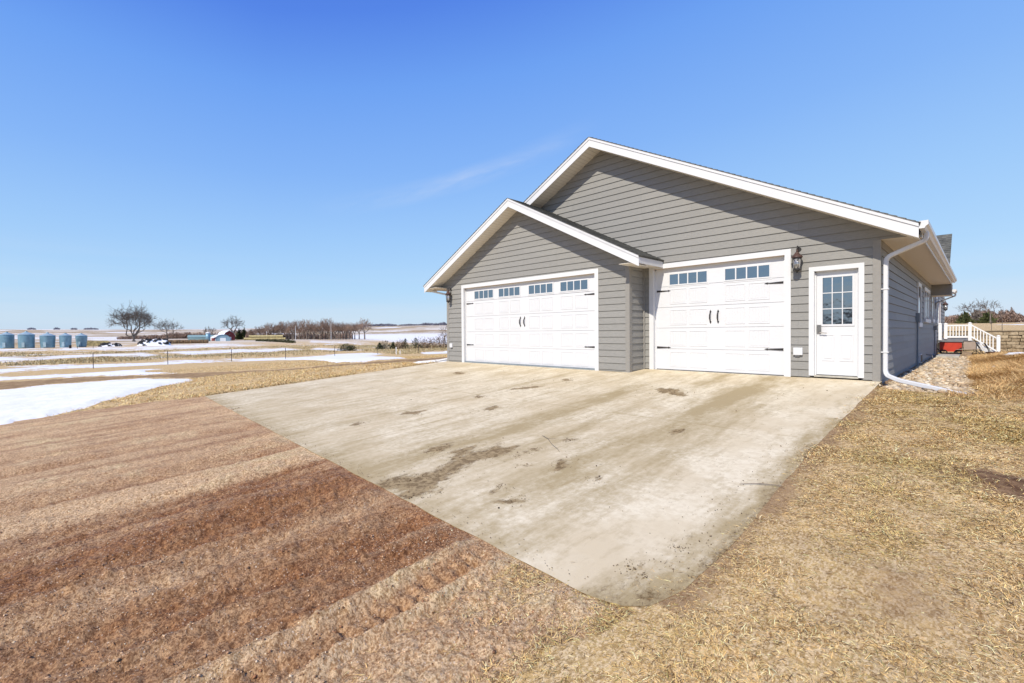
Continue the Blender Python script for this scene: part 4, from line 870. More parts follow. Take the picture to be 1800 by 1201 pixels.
pipe(smooth([(.65, 14.0, 2.42), (.65, 14.0, 2.32), (.06, 15.0, 2.12), (.06, 15.0, 1.9)], .06), .07, .05, ref=ref)

# ------------------------------------------------------------------ twigs
for pts, lb in (([(-2.885, -6.435), (-2.709, -6.518), (-2.496, -6.687), (-2.313, -6.795), (-2.204, -6.884)], 'thin dark twig lying on the concrete beside the long mud stain'),
                ([(-.215, -6.675), (-.12, -6.586), (.008, -6.527), (.10, -6.50)], 'thin twig lying across the right edge of the concrete')):
    b = MB(); P = [(x, y, .07 * y + .016) for x, y in pts]; b.tube(P, [.0025, .0035, .003, .0025, .0015][:len(P)], 6); m0 = Vector(P[1]); b.tube([m0, m0 + Vector((.10, .06, .01))], [.002, .001], 5)
    tag(b.build('twig', M['bark'], loc=P[0]), lb, 'twig')
# ------------------------------------------------------------------ back steps and the things under them
dk = thing('back_steps', (.5, 17.4, -.1), 'white vinyl-railed back landing and steps beside the house wall', 'steps')
DZ = .58; ya = 16.5
b = MB(); b.box(.03, 1.04, ya + .02, 18.5, DZ - .035, DZ); b.build('platform', M['greymetal'], dk)
b = MB(); b.box(.03, 1.05, ya - .005, ya + .018, DZ - .16, DZ - .005); b.box(1.04, 1.06, ya + .02, 18.5, DZ - .16, DZ - .005); b.build('skirt_board', M['greymetal'], dk)
for i in range(3):
    b = MB(); b.box(1.062 + .27 * i, 1.062 + .27 * (i + 1), ya + .05, 18.4, DZ - .17 * (i + 1) - .03, DZ - .17 * (i + 1)); b.build('tread', M['greymetal'], dk)
for yy_ in (ya + .03, 18.4): b = MB(); b.prism([(1.065, yy_, DZ - .06), (1.065, yy_, DZ - .28), (1.75, yy_, -.10), (1.86, yy_, -.10), (1.86, yy_, -.02)], (0, .015, 0)); b.build('stringer', M['white'], dk)
def post(x, y, z0, z1):
    b = MB(); b.box(x - .055, x + .055, y - .055, y + .055, z0, z1); b.box(x - .068, x + .068, y - .068, y + .068, z1, z1 + .02); b.prism([(x - .05, y - .05, z1 + .02), (x + .05, y - .05, z1 + .02), (x, y - .01, z1 + .055)], (0, .1, 0)); b.build('post', M['vinyl'], dk, bevel=.004)
post(.10, ya, DZ - .05, 1.24); post(1.03, ya, DZ - .08, 1.25); post(1.87, ya, -.15, .70); post(.28, ya, DZ, 1.24)
for y in (ya,):
    b = MB(); b.box(.33, .975, y - .03, y + .03, 1.14, 1.20); b.build('rail', M['vinyl'], dk); b = MB(); b.box(.33, .975, y - .025, y + .025, DZ + .06, DZ + .14); b.build('rail', M['vinyl'], dk)
    for i in range(6): x = .42 + i * .095; MB().box(x - .017, x + .017, y - .017, y + .017, DZ + .14, 1.14).build('baluster', M['vinyl'], dk)
    for zo, h in ((1.14, .06), (DZ + .06, .07)):
        b = MB(); zb = .60 if zo > 1 else .06; b.prism([(1.085, y - .028, zo + h), (1.085, y - .028, zo), (1.815, y - .028, zb), (1.815, y - .028, zb + h)], (0, .056, 0)); b.build('rail', M['vinyl'], dk)
    for i in range(7):
        x = 1.165 + i * .092; f_ = (x - 1.085) / .73; MB().box(x - .017, x + .017, y - .017, y + .017, DZ + .06 + (.06 - DZ - .06) * f_ + .05, 1.14 + (.60 - 1.14) * f_ + .02).build('baluster', M['vinyl'], dk)
# red garden cart in front of the landing
def wheel(b, x, y, z, r_, w_=.03):
    b.tube([(x + r_ * math.cos(a_), y, z + r_ * math.sin(a_)) for a_ in np.linspace(0, 2 * math.pi, 19)], w_, 6, cap=False)
    for q in range(6): a_ = q * math.pi / 3; b.tube([(x, y, z), (x + r_ * math.cos(a_), y, z + r_ * math.sin(a_))], .006, 4)
ct = thing('garden_cart', (.45, 16.0, -.1), 'faded red slatted garden cart with dark wheels under the white railing', 'cart')
b = MB()
for i in range(4): b.box(.12, .80, 15.80, 15.825, .06 + i * .098, .06 + i * .098 + .092)
b.box(.12, .80, 16.15, 16.18, .06, .45); b.box(.12, .145, 15.825, 16.15, .06, .45); b.box(.775, .80, 15.825, 16.15, .06, .45); b.box(.14, .78, 15.83, 16.15, .06, .08); b.build('bed', M['red'], ct)
b = MB(); b.box(.09, .84, 15.78, 15.80, .45, .48); b.tube([(.04, 15.77, .18), (.28, 15.77, -.08)], .018, 6); b.tube([(.78, 15.77, .22), (.46, 15.77, -.08)], .018, 6); b.build('frame', M['iron'], ct)
for x in (.25, .68): b = MB(); wheel(b, x, 15.76, .03, .10, .02); b.build('wheel', M['black'], ct)
ch = thing('patio_table', (1.05, 15.7, -.1), 'low tan folding patio table on dark curved legs beside the red cart', 'table')
b = MB(); b.box(.86, 1.22, 15.55, 15.58, .16, .50); b.build('backrest', M['tanmetal'], ch, bevel=.01)
b = MB(); b.prism([(.62, 15.45, .15), (.85, 15.45, .165), (1.35, 15.45, .19), (1.36, 15.45, .21), (.85, 15.45, .19)], (0, .35, 0)); b.build('tabletop', M['tanmetal'], ch)
b = MB(); b.tube([(.86, 15.54, -.08), (.83, 15.54, .4), (.86, 15.54, .52), (1.2, 15.54, .52), (1.24, 15.54, .4), (1.22, 15.54, -.08)], .014, 6)
for c in (.74, 1.22): b.tube([(c - .14, 15.5, -.1), (c - .10, 15.5, .05), (c, 15.5, .12), (c + .10, 15.5, .05), (c + .14, 15.5, -.1)], .014, 6)
b.build('leg_frame', M['iron'], ch)
for i, (x, col, lb) in enumerate(((1.30, 'tanmetal', 'tan sling patio chair folded and leaning left of the steps railing'), (1.42, 'greymetal', 'grey folded patio chair leaning in the middle of the folded row'), (1.54, 'timber', 'brown folded patio chair leaning nearest the fire grate'))):
    c = thing('folded_chair', (x, 15.9, -.12), lb, 'folded chair', 'folded patio chairs leaning by the back steps')
    for y in (15.75, 16.15):
        b = MB(); b.tube([(x - .10, y, .44), (x - .02, y, .30), (x + .06, y, .08), (x + .09, y, -.12)], .013, 6); b.tube([(x - .06, y, .42), (x + .03, y, .25), (x + .13, y, .0)], .010, 6); b.build('side_frame', M['vinyl'] if i == 1 else M['iron'], c)
    b = MB(); b.prism([(x - .09, 15.77, .42), (x - .01, 15.77, .28), (x + .06, 15.77, .08), (x + .045, 15.77, .08), (x - .025, 15.77, .28), (x - .105, 15.77, .42)], (0, .36, 0)); b.build('seat', M[col], c)
fp = thing('fire_pit', (1.83, 15.6, -.15), 'round rusty iron fire pit on the ground at the foot of the white steps', 'fire pit')
b = MB(); b.lathe(1.83, 15.6, [(.18, -.14), (.30, .0), (.33, .06), (.35, .06), (.35, .08), (.31, .08), (.28, .01), (.1, -.08)], 20); b.build('bowl', M['rust'], fp)
b = MB()
for i in range(7): b.tube([(1.58 + i * .083, 15.32, .1), (1.58 + i * .083, 15.88, .1)], .008, 5)
b.build('grate', M['rust'], fp)
b = MB(); b.prism([(.08, 15.30, -.16), (2.2, 15.30, -.18), (2.2, 15.30, -.07), (.08, 15.30, -.05)], (0, .14, 0)); tag(b.build('edging_timber', M['timber'], bevel=.01, loc=(1, 15.3, -.12)), 'long weathered edging timber at the far end of the rock bed', 'timber')
b = MB(); b.box(.12, .78, 13.2, 15.1, -.14, -.015); o = b.build('concrete_slab', M['stone_sill'], bevel=.01, loc=(.4, 14, -.1)); tag(o, kind='structure')
bl = thing('splash_block', (.95, 14.6, -.08), 'squared grey stone block resting on the rock bed near its far end', 'stone block')
b = MB(); b.prism([(.80, 14.35, -.1), (1.12, 14.35, -.1), (1.10, 14.35, .10), (.86, 14.35, .12)], (0, .35, 0)); b.build('block', M['timber'], bl, bevel=.015)
b = MB(); b.prism([(1.28, -.62, -.13), (1.42, -.60, -.13), (1.40, -.60, -.085), (1.29, -.62, -.09)], (0, .25, 0)); tag(b.build('flat_stone', M['greymetal'], bevel=.01, loc=(1.35, -.5, -.1)), 'flat grey stone at the edge of the rock bed past the downspout end', 'stone')

# retaining wall of split-faced blocks
rw = thing('retaining_wall', (6, 20.8, -.3), 'tan split-faced block retaining wall with a dark cap line behind the back steps', 'retaining wall')
b = MB(); rnd = random.Random(5); z = -.35; row = 0
while z < .86:
    h = min(.153, .88 - z); x = -1.5 - (row % 2) * .22
    while x < 16:
        w_ = rnd.choice((.30, .42, .42, .5)); d_ = rnd.uniform(0, .09); zz_ = z + h - .008
        q = [(x + .010, 20.82 - d_, z + .010), (x + w_ - .010, 20.82 - d_ + rnd.uniform(-.015, .015), z + .010), (x + w_ - .010, 20.82 - d_ + .01, zz_), (x + .006, 20.82 - d_ + .012, zz_)]
        b.prism(q, (0, .22, 0)); x += w_
    z += h; row += 1
n = NT('split block', .9, .15); n.color(n.mix(n.ramp(n.noise(4.5, 8, .8), [(.42, 0), (.58, 1)]), (.20, .15, .095), (.44, .36, .245))); n.bump(n.noise(16, 5, .7), .8, .03); M['block'] = n.m
b.build('block_courses', M['block'], rw, bevel=.006)
b = MB(); b.box(-1.6, 16, 20.80, 21.2, .885, .925); b.build('cap', plain('dark cap', (.07, .06, .05), .8), rw); MB().box(-1.7, 16, 21.02, 21.1, -.4, .88).build('backing', plain('dark soil', (.05, .04, .03), .9), rw)

# ------------------------------------------------------------------ trees
def tree_mesh(seed, H, trunk_r, rx=.5, zc=.58, rz=.42, tips=260, fork=.10, twig=.03, inner=.45, lean=0, twigs=3, frac=.36):
    """bare winter tree grown towards points spread through a domed crown: returns (trunk MB, crown MB)"""
    rs = np.random.default_rng(seed); tr, cr = MB(), MB(); u = rs.normal(0, 1, (tips, 3)); u /= np.linalg.norm(u, axis=1)[:, None]
    u[:, 2] = np.where(u[:, 2] < -.35, -u[:, 2] * .6, u[:, 2]); u *= (inner + (1 - inner) * rs.random((tips, 1)) ** .5) * (1 + .16 * rs.normal(0, 1, (tips, 1)) * .6)
    lump = 1 + .16 * np.sin(3 * np.arctan2(u[:, 1], u[:, 0]) + seed)[:, None]; T_ = u * [rx * H, rx * H, rz * H] * lump + [lean * H * .3, 0, zc * H]
    k = trunk_r / math.sqrt(tips)
    def grow(p, d, S_, lv):
        n_ = len(S_); c = S_.mean(0); v = c - p; L = np.linalg.norm(v)
        if n_ <= 1:
            q = [p, p + v * .5 + rs.normal(0, .05, 3) * L, S_[0]]; cr.tube(q, [max(twig, k * 1.1), twig * .8, twig * .5], 3, cap=False)
            for _ in range(twigs):
                t_ = rs.uniform(.3, 1); a = p + v * t_; w_ = (v / L * .6 + rs.normal(0, .55, 3) + [0, 0, .25]) * H * .035; cr.tube([a, a + w_ * .6 + rs.normal(0, .1, 3) * H * .01, a + w_ * 1.3], [twig * .6, twig * .5, twig * .35], 3, cap=False)
            return
        f_ = frac * rs.uniform(.75, 1.25) * (1.0 if lv else 1); side = rs.normal(0, .07, 3) * L; q = p + v * f_ + side
        m_ = p + (d * .55 + v / L * .45) * L * f_ * .5; r0 = max(twig, k * math.sqrt(n_)); r1 = max(twig, k * math.sqrt(n_) * .86)
        (tr if n_ > tips / 9 else cr).tube([p, m_, q], [r0, (r0 + r1) / 2, r1], 6 if n_ > tips / 9 else 3, cap=False)
        nd = (q - m_); nd /= np.linalg.norm(nd); D = S_ - c; ax = np.linalg.svd(D, full_matrices=False)[2][0] + rs.normal(0, .25, 3); pr = D @ ax; th = np.quantile(pr, rs.uniform(.36, .64)); a, b = S_[pr <= th], S_[pr > th]
        if len(a) == 0 or len(b) == 0: a, b = S_[:n_ // 2], S_[n_ // 2:]
        grow(q, nd, a, lv + 1); grow(q, nd, b, lv + 1)
    p0 = np.array([0., 0, -.3]); p1 = np.array([lean * H * .05, 0, fork * H])
    tr.tube([p0, (p0 + p1) / 2, p1], [trunk_r * 1.35, trunk_r * 1.05, trunk_r], 8, cap=False)
    ax = np.array([1., .3, 0]); az_ = np.arctan2(T_[:, 1] - p1[1], T_[:, 0] - p1[0]); order = np.argsort(az_); parts_ = np.array_split(T_[order], 5 if tips > 500 else 3)
    for q in parts_: grow(p1, np.array([0, 0, 1.]), q, 0)
    for b in (tr, cr): b.v = [tuple(float(c) for c in v) for v in b.v]
    return tr, cr
def tree(name, az, r_, args, label, cat='tree', group=None, mats=('bark', 'twig'), sx=1.0, cp=None):
    p = at(az, r_); t = thing(name, p, label, cat, group); t.scale = (sx, sx, 1); t.rotation_euler.z = R(az)
    if cp is None:
        tr, cr = tree_mesh(**args)
        tr.build('trunk', M[mats[0]], t, loc=(0, 0, 0)); cr.build('crown', M[mats[1]], t, loc=(0, 0, 0))
    else:
        for c in cp.children: c2 = c.copy(); COL.objects.link(c2); c2.parent = t
    return t
tree('cottonwood_tree', 84.31, 399, dict(seed=4, H=24.5, trunk_r=1.0, rx=.51, zc=.55, rz=.45, tips=1500, fork=.04, twig=.06, inner=.3), 'large bare spreading cottonwood standing alone beyond the grain bins')
tree('bare_tree', 81.73, 450, dict(seed=8, H=17.5, trunk_r=.55, rx=.55, zc=.56, rz=.42, tips=420, fork=.08, inner=.3, twig=.055), 'smaller bare tree just right of the big cottonwood')
tree('farmyard_tree', 76.15, 520, dict(seed=15, H=22, trunk_r=.8, rx=.46, zc=.62, rz=.38, tips=300, fork=.2, twig=.075), 'tall bare tree rising behind the white-roofed farm barn')
tree('distant_tree', 78.2, 620, dict(seed=21, H=14, trunk_r=.5, rx=.5, zc=.62, rz=.4, tips=120, fork=.2, twig=.10), 'small lone bare tree showing above the far hedge left of the farmyard')
tree('leaning_tree', 53.62, 120, dict(seed=33, H=5.5, trunk_r=.13, rx=.42, zc=.6, rz=.4, tips=70, fork=.2, twig=.022, lean=.5), 'small crooked bare tree next to the left corner of the house', sx=1.2)
# shelter belt, tree by tree
belt = []; rd = random.Random(3)
protos = [dict(seed=51, H=13.5, trunk_r=.4, rx=.33, zc=.56, rz=.44, tips=300, fork=.22, twig=.055), dict(seed=52, H=13, trunk_r=.36, rx=.38, zc=.56, rz=.44, tips=300, fork=.22, twig=.055), dict(seed=53, H=14.5, trunk_r=.4, rx=.31, zc=.56, rz=.44, tips=300, fork=.24, twig=.055)]
PT = {}
azs = list(np.linspace(74.6, 64.2, 44)) + [63.9, 63.3, 62.7]
for i, a_ in enumerate(azs):
    k = i % 3; r_ = (455 - (74.6 - a_) * 6 + rd.uniform(-16, 16)); hs = np.interp(a_, [62.5, 64.5, 67.5, 70.0, 73.2, 74.6], [.98, 1.02, .98, .92, .84, .62]) * rd.uniform(.74, 1.16)
    t = tree('shelterbelt_tree', a_ + rd.uniform(-.1, .1), r_, protos[k], 'bare reddish-brown tree in the dense shelter belt left of the open snow field' if i < 44 else 'bare tree in the loose clump ending the shelter belt at the snow field', group='shelter belt trees' if i < 44 else 'end trees of the shelter belt',
             mats=('bark', 'twig_red'), cp=PT.get(k)); PT.setdefault(k, t)
    t.scale = (hs * 1.18, hs * 1.18, hs * 1.12); t.rotation_euler.z = rd.uniform(0, 6.28)
# thickets that read as one mass
def thicket(name, az0, az1, r0, r1, h0, h1, n_, mat, w_=.5, kind='stuff', hf=None):
    k = n_; aa = RNG.uniform(az0, az1, k); rr_ = RNG.uniform(r0, r1, k); x = CX - rr_ * np.sin(np.radians(aa)); y = CY + rr_ * np.cos(np.radians(aa)); z = height(x, y)
    f_ = .55 + .45 * vnoise(aa * 2.2, rr_ * 0, 7) + .3 * (vnoise(aa * 9, rr_ * 0, 8) - .5); hh = (h0 + (h1 - h0) * RNG.random(k)) * f_ * (hf(aa) if hf else 1)
    kp = hh > .08 * h1; x, y, z, hh = x[kp], y[kp], z[kp], hh[kp]; k = len(x)
    zz_ = z + hh * RNG.random(k) ** .8; sz = RNG.uniform(.5, 1.2, k) * w_
    a = RNG.uniform(0, 6.28, k); d = np.stack([np.cos(a), np.sin(a), RNG.uniform(.3, 2.0, k)], -1); d /= np.linalg.norm(d, axis=1)[:, None]
    s_ = np.stack([-np.sin(a), np.cos(a), RNG.uniform(-.5, .5, k)], -1) * (sz * .22)[:, None]; c = np.stack([x, y, zz_], -1); e = d * sz[:, None]
    Vt = np.stack([c - s_ - e * .5, c + s_ - e * .5, c + e], 1).reshape(-1, 3); Ft = np.arange(k * 3).reshape(-1, 3)
    return tag(np_mesh(name, Vt, Ft, M[mat]), kind=kind)
thicket('far_hedge', 74.8, 85.5, 640, 680, 3.0, 10, 15000, 'twig_red', 1.9, hf=lambda a: np.interp(a, [74.8, 81, 83, 85.5], [1, .95, .6, .25]))
thicket('belt_undergrowth', 64.2, 75, 440, 480, 2, 7, 13000, 'twig_red', 1.3)
thicket('back_thicket', -7, 9, 265, 330, 3.0, 6.8, 110000, 'twig_red', .7, hf=lambda a: np.interp(a, [-7, -2.6, -1.9, -1.2, 1, 3, 9], [.5, .55, .85, 1.0, .85, .8, .8]))
thicket('far_woods', 52, 64, 2500, 3000, 8, 22, 14000, 'far_tree', 9, hf=lambda a: np.clip(.35 + 1.0 * (vnoise(a * .9, a * 0, 12) - .3), .12, 1.1))
thicket('far_groves', 80, 94, 2700, 3100, 4, 10, 9000, 'far_tree', 6, hf=lambda a: sum(np.clip(1 - np.abs(a - c) / w_, 0, 1) ** .5 for c, w_ in ((91.1, .25), (89.55, .20), (88.45, .2), (87.3, .5))) - .02)
def shrub(name, az, r_, w_, h_, mat, label, group=None, n_=260, sz=.10, sharp=False):
    p = at(az, r_); rr_ = np.random.default_rng(int(abs(az) * 100) + 5); u = rr_.normal(0, 1, (n_, 3)); u /= np.linalg.norm(u, axis=1)[:, None]; u *= rr_.random((n_, 1)) ** .33
    c = np.array([u[:, 0] * w_ / 2, u[:, 1] * w_ / 2, np.abs(u[:, 2]) * h_ * (.9 + .3 * rr_.random(n_))]).T
    if sharp: c[:, :2] *= (1.05 - c[:, 2:3] / (h_ * 1.2))
    d = rr_.normal(0, 1, (n_, 3)) + [0, 0, .8]; d /= np.linalg.norm(d, axis=1)[:, None]; s_ = np.cross(d, [0.3, .5, .1]); s_ /= np.linalg.norm(s_, axis=1)[:, None]
    k = sz * rr_.uniform(.6, 1.5, (n_, 1)); Vt = np.stack([c - s_ * k * .4, c + s_ * k * .4, c + d * k * 1.6], 1).reshape(-1, 3)
    t = thing(name, p, label, 'shrub' if not sharp else 'evergreen', group); np_mesh('foliage', Vt, np.arange(n_ * 3).reshape(-1, 3), M[mat], parent=t)
    b = MB()
    for j in range(7): a_ = j * .9; b.tube([(0, 0, 0), (math.cos(a_) * w_ * .15, math.sin(a_) * w_ * .15, h_ * .4), (math.cos(a_) * w_ * .32, math.sin(a_) * w_ * .32, h_ * .85)], [.03, .02, .008], 4)
    b.build('stem', M['bark'], t, loc=(0, 0, 0)); return t
for az, r_, w_, h_, mt, lb, sh in ((64.95, 82, 2.6, 1.2, 'juniper', 'low olive shrub clump right of the middle fence posts, its left half', False), (64.3, 82, 1.8, .95, 'juniper', 'smaller olive shrub touching the right side of the olive clump', False),
        (61.1, 88, 1.6, 1.2, 'juniper', 'dark bushy juniper leftmost in the row before the open snow field', True), (60.55, 89, 2.6, 1.5, 'twig', 'wide greyish brush second in the row before the snow field', False),
        (59.55, 88, 1.5, 1.3, 'juniper', 'narrow dark juniper third in the row before the snow field', True), (58.75, 88, 2.0, 1.7, 'twig_red', 'rusty brown shrub beside the white pipe behind the fence', False), (58.15, 88, 1.9, 1.9, 'juniper', 'taller dark evergreen right of the rusty brown shrub', True),
        (56.95, 89, 2.6, 2.1, 'juniper', 'largest dark evergreen in the row before the snow field', True), (56.2, 90, 3.2, 2.2, 'bale_old', 'broad rust-gold shrub right of the largest evergreen', False), (55.5, 90, 2.4, 2.0, 'twig_red', 'reddish shrub between the rust-gold bush and the house corner clump', False),
        (54.7, 90, 2.8, 2.2, 'bale_old', 'tall dry gold brush clump near the left house corner', False), (54.0, 90, 2.8, 2.5, 'twig_red', 'reddish brush clump against the left house corner', False), (53.3, 90, 2.8, 2.9, 'bale_old', 'tallest dry brush clump, half hidden by the left house corner', False)):
    shrub('juniper_shrub' if mt == 'juniper' else 'brush_clump', az, r_, w_, h_, mt, lb, n_=420, sz=.16, sharp=sh)
for i in range(17):
    f_ = i / 16; az = 73.9 - 3.5 * f_; r_ = 330 - 95 * f_
    shrub('cedar_bush', az, r_, 2.2, 1.2 + .3 * ((i * 7) % 3), 'juniper', 'dark low cedar in the diagonal row running down from the straw bales', 'cedar row below the straw bales', n_=160, sz=.32)
for i, (az, h_, lb) in enumerate(((75.1, 8, 'dark evergreen right behind the farm barn'), (74.5, 6, 'shorter dark evergreen right of the barn evergreen'), (75.6, 7, 'dark evergreen touching the farm barn wall'))):
    shrub('evergreen_tree', az, 480, 8, h_ * 1.25, 'juniper', lb, n_=420, sz=1.2, sharp=True)
for az, r_, h_, lb, mt in ((1.0, 215, 3.6, 'dark evergreen in the thicket just right of the house wall', 'juniper'), (-.35, 215, 3.5, 'dark evergreen in the thicket above the stair rail', 'juniper'), (.3, 240, 5.0, 'olive shrubby tree rising in the thicket behind the landing', 'twig')):
    shrub('thicket_evergreen', az, r_, 4.2, h_ * .8, mt, lb, n_=360, sz=.7, sharp=True)
tree('thin_tree', -.55, 190, dict(seed=61, H=7.2, trunk_r=.12, rx=.3, zc=.68, rz=.32, tips=60, fork=.35, twig=.03), 'thin bare tree sticking up above the thicket behind the back steps', mats=('bark', 'twig'), sx=1.3)
tree('thin_tree', .55, 230, dict(seed=62, H=8.0, trunk_r=.16, rx=.42, zc=.62, rz=.38, tips=140, fork=.25, twig=.035), 'round-topped pale bare tree above the thicket next to the house wall', mats=('bark', 'twig'), sx=1.4)
for az, lb in ((-1.25, 'leafless sapling standing on the bank behind the block wall, the taller'), (-.62, 'small leafless sapling at the top of the block wall by the stair rail')):
    tree('sapling', az, 33.5, dict(seed=int(90 + az * 10), H=1.3 if az < -1 else .6, trunk_r=.014, rx=.22, zc=.65, rz=.35, tips=9, fork=.35, twig=.006), lb)

thicket('reflection_thicket', 145, 215, 85, 110, 3, 6.5, 26000, 'bark', .9)  # unseen, added behind the camera to give the entry door glass a dark reflection
# ------------------------------------------------------------------ grain bins
for i, (az, r_, d, h, lb) in enumerate(((92.55, 228, 3.5, 4.5, 'blue-grey grain bin at the left edge of the row'), (91.42, 224, 4.0, 4.5, 'blue-grey grain bin second from the left, the widest'), (90.14, 223, 3.9, 4.1, 'blue-grey grain bin in the middle of the row of five'),
                                         (89.02, 222, 3.15, 4.1, 'blue-grey grain bin second from the right of the row'), (87.98, 226, 3.2, 4.0, 'blue-grey grain bin at the right end of the row with a narrow tapering base'))):
    p = at(az, r_); t = thing('grain_bin', p, lb, 'grain bin', 'row of grain bins'); r2 = d / 2; b = MB(); k = 20; prof = []
    tp = .80 if i == 4 else (.90 if i in (2, 3) else .97)
    for j in range(k + 1): z = h * j / k; rr_ = r2 * (tp + (1 - tp) * min(1, j / (k * .8))); prof += [(rr_ + (.025 if j % 2 else 0), z)]
    b.lathe(0, 0, prof, 28); b.build('wall', M['galv'], t, loc=(0, 0, 0), smooth=True)
    b = MB(); b.lathe(0, 0, [(r2 + .12, h - .05), (r2 + .12, h + .02), (r2 * .6, h + r2 * .22), (.35, h + r2 * .42)], 24); rf = b.build('roof', M['galv_roof'], t, loc=(0, 0, 0))
    MB().lathe(0, 0, [(.33, h + r2 * .40), (.36, h + r2 * .48), (.30, h + r2 * .54), (.05, h + r2 * .58)], 12).build('cap', M['galv'], rf, loc=(0, 0, 0))
    b = MB(); a_ = R(az) ; b.box(-.35, .35, -r2 - .06, -r2 + .2, .3, 1.9); b.build('hatch', M['galv_roof'], t, loc=(0, 0, 0)); t.rotation_euler.z = R(az) - .4
# ladder-like auger parts near the last bin
for az, h, lb in ((88.72, 1.5, 'dark drum standing on the snow between the last two grain bins'),):
    p = at(az, 205); o = thing('oil_drum', p, lb, 'drum'); MB().lathe(0, 0, [(.32, 0), (.32, .3), (.34, .32), (.32, .34), (.32, .62), (.34, .64), (.32, .66), (.32, .95)], 14).build('barrel', M['black'], o, loc=(0, 0, 0))
for az, lb in ((88.25, 'short dark fence stake on the snow right of the oil drum'), (87.2, 'short dark fence stake on the snow near the silage pile')):
    p = at(az, 195); o = thing('stake', p, lb, 'stake'); MB().tube([(0, 0, -.1), (0, 0, .9)], .06, 6).build('shaft', M['iron'], o, loc=(0, 0, 0))

# silage piles held down with old tyres
def pile(az, r_, lx, h, label, mt, tyres, gl):
    p = at(az, r_); t = thing('silage_pile', p, label, 'silage pile'); k, l = 40, 18; u, v = np.meshgrid(np.linspace(-1, 1, k), np.linspace(-1, 1, l), indexing='ij')
    hx = lambda a, c: h * np.clip(1 - a ** 4, 0, 1) * np.clip(1 - c * c, 0, 1) ** .7 * (.75 + .5 * vnoise(a * 3 + az, c * 2, 4))
    z = hx(u, v) - .1; X_ = u * lx / 2; Y_ = v * 4; idx = np.arange(k * l).reshape(k, l)
    F_ = np.stack([idx[:-1, :-1], idx[1:, :-1], idx[1:, 1:], idx[:-1, 1:]], -1).reshape(-1, 4)
    o = np_mesh('cover', np.stack([X_, Y_, z], -1).reshape(-1, 3), F_, M[mt], parent=t, smooth=True); a_ = R(az); t.rotation_euler.z = a_
    rd = random.Random(int(az)); proto = None
    for i in range(tyres):
        a, c = rd.uniform(-.9, .9), rd.uniform(-.95, .2); zt = float(hx(np.array([a]), np.array([c]))[0]); lp = Vector((a * lx / 2, c * 4, 0)); lp = Matrix.Rotation(a_, 3, 'Z') @ lp
        tp = thing('old_tyre', (p.x + lp.x, p.y + lp.y, p.z + zt), 'old black tyre lying on the ' + gl, 'tyre', 'tyres on the ' + gl)
        if proto is None:
            b = MB(); b.tube([(.45 * math.cos(q), .45 * math.sin(q), .1) for q in np.linspace(0, 2 * math.pi, 15)], .19, 7, cap=False); proto = b.build('tread', M['black'], tp, loc=(0, 0, 0))
        else: c2 = proto.copy(); COL.objects.link(c2); c2.parent = tp
        tp.rotation_euler = (rd.uniform(.2, .8), rd.uniform(-.3, .3), a_); tp.scale = (.85,) * 3
pile(82.75, 226, 10.8, 2.3, 'long snow-covered silage pile dotted with tyres under the cottonwood tree', 'snowmat', 34, 'long snowy silage pile')
pile(86.0, 228, 6.6, .95, 'low snow-patched silage pile right of the grain bins', 'snowmat', 18, 'low silage pile')
p = at(86.95, 245); t = thing('soil_bank', p, 'low squared tan earth bank right of the last grain bin', 'earth bank'); t.rotation_euler.z = R(87)
b = MB(); b.prism([(-4.5, -1, -.3), (4.2, -1, -.3), (3.4, -1, 2.0), (-4.0, -1, 2.1)], (0, 3, 0)); b.build('bank', M['bale'], t, bevel=.2, loc=(0, 0, 0))
# bales
def bale_mesh(mt):
    b = MB(); n_ = 12; b.tube([(-.8, 0, .8), (.8, 0, .8)], .8, n_); return b
bp, bo = None, None
for i in range(17):
    az = 75.05 - i * .235; p = at(az, 404); t = thing('round_bale', p, 'yellow round straw bale in the long two-tier stack right of the farm' , 'bale', 'stacked yellow straw bales')
    for lv in (0, 1) if i > 1 and i < 16 else (0,):
        tt = t if lv == 0 else thing('round_bale', p + Vector((0, 0, 1.85)), 'yellow round straw bale in the long two-tier stack right of the farm', 'bale', 'stacked yellow straw bales')
        if bp is None: bp = bale_mesh(0).build('straw_roll', M['bale'], tt, loc=(0, 0, 0))
        else: c = bp.copy(); COL.objects.link(c); c.parent = tt
        tt.rotation_euler.z = R(az); tt.scale = (1.02, 1.0, 1.22)
for i in range(26):
    az = 82.6 - i * .165; p = at(az, 275); t = thing('old_bale', p, 'weathered brown straw bale in the long dark row behind the silage pile', 'bale', 'row of weathered brown bales')
    if bo is None: bo = bale_mesh(0).build('straw_roll', M['bale_old'], t, loc=(0, 0, 0))
    else: c = bo.copy(); COL.objects.link(c); c.parent = t
    t.rotation_euler.z = R(az) + (i % 3) * .3; t.scale = (.75, .95, 1.15 if i % 4 else .9)

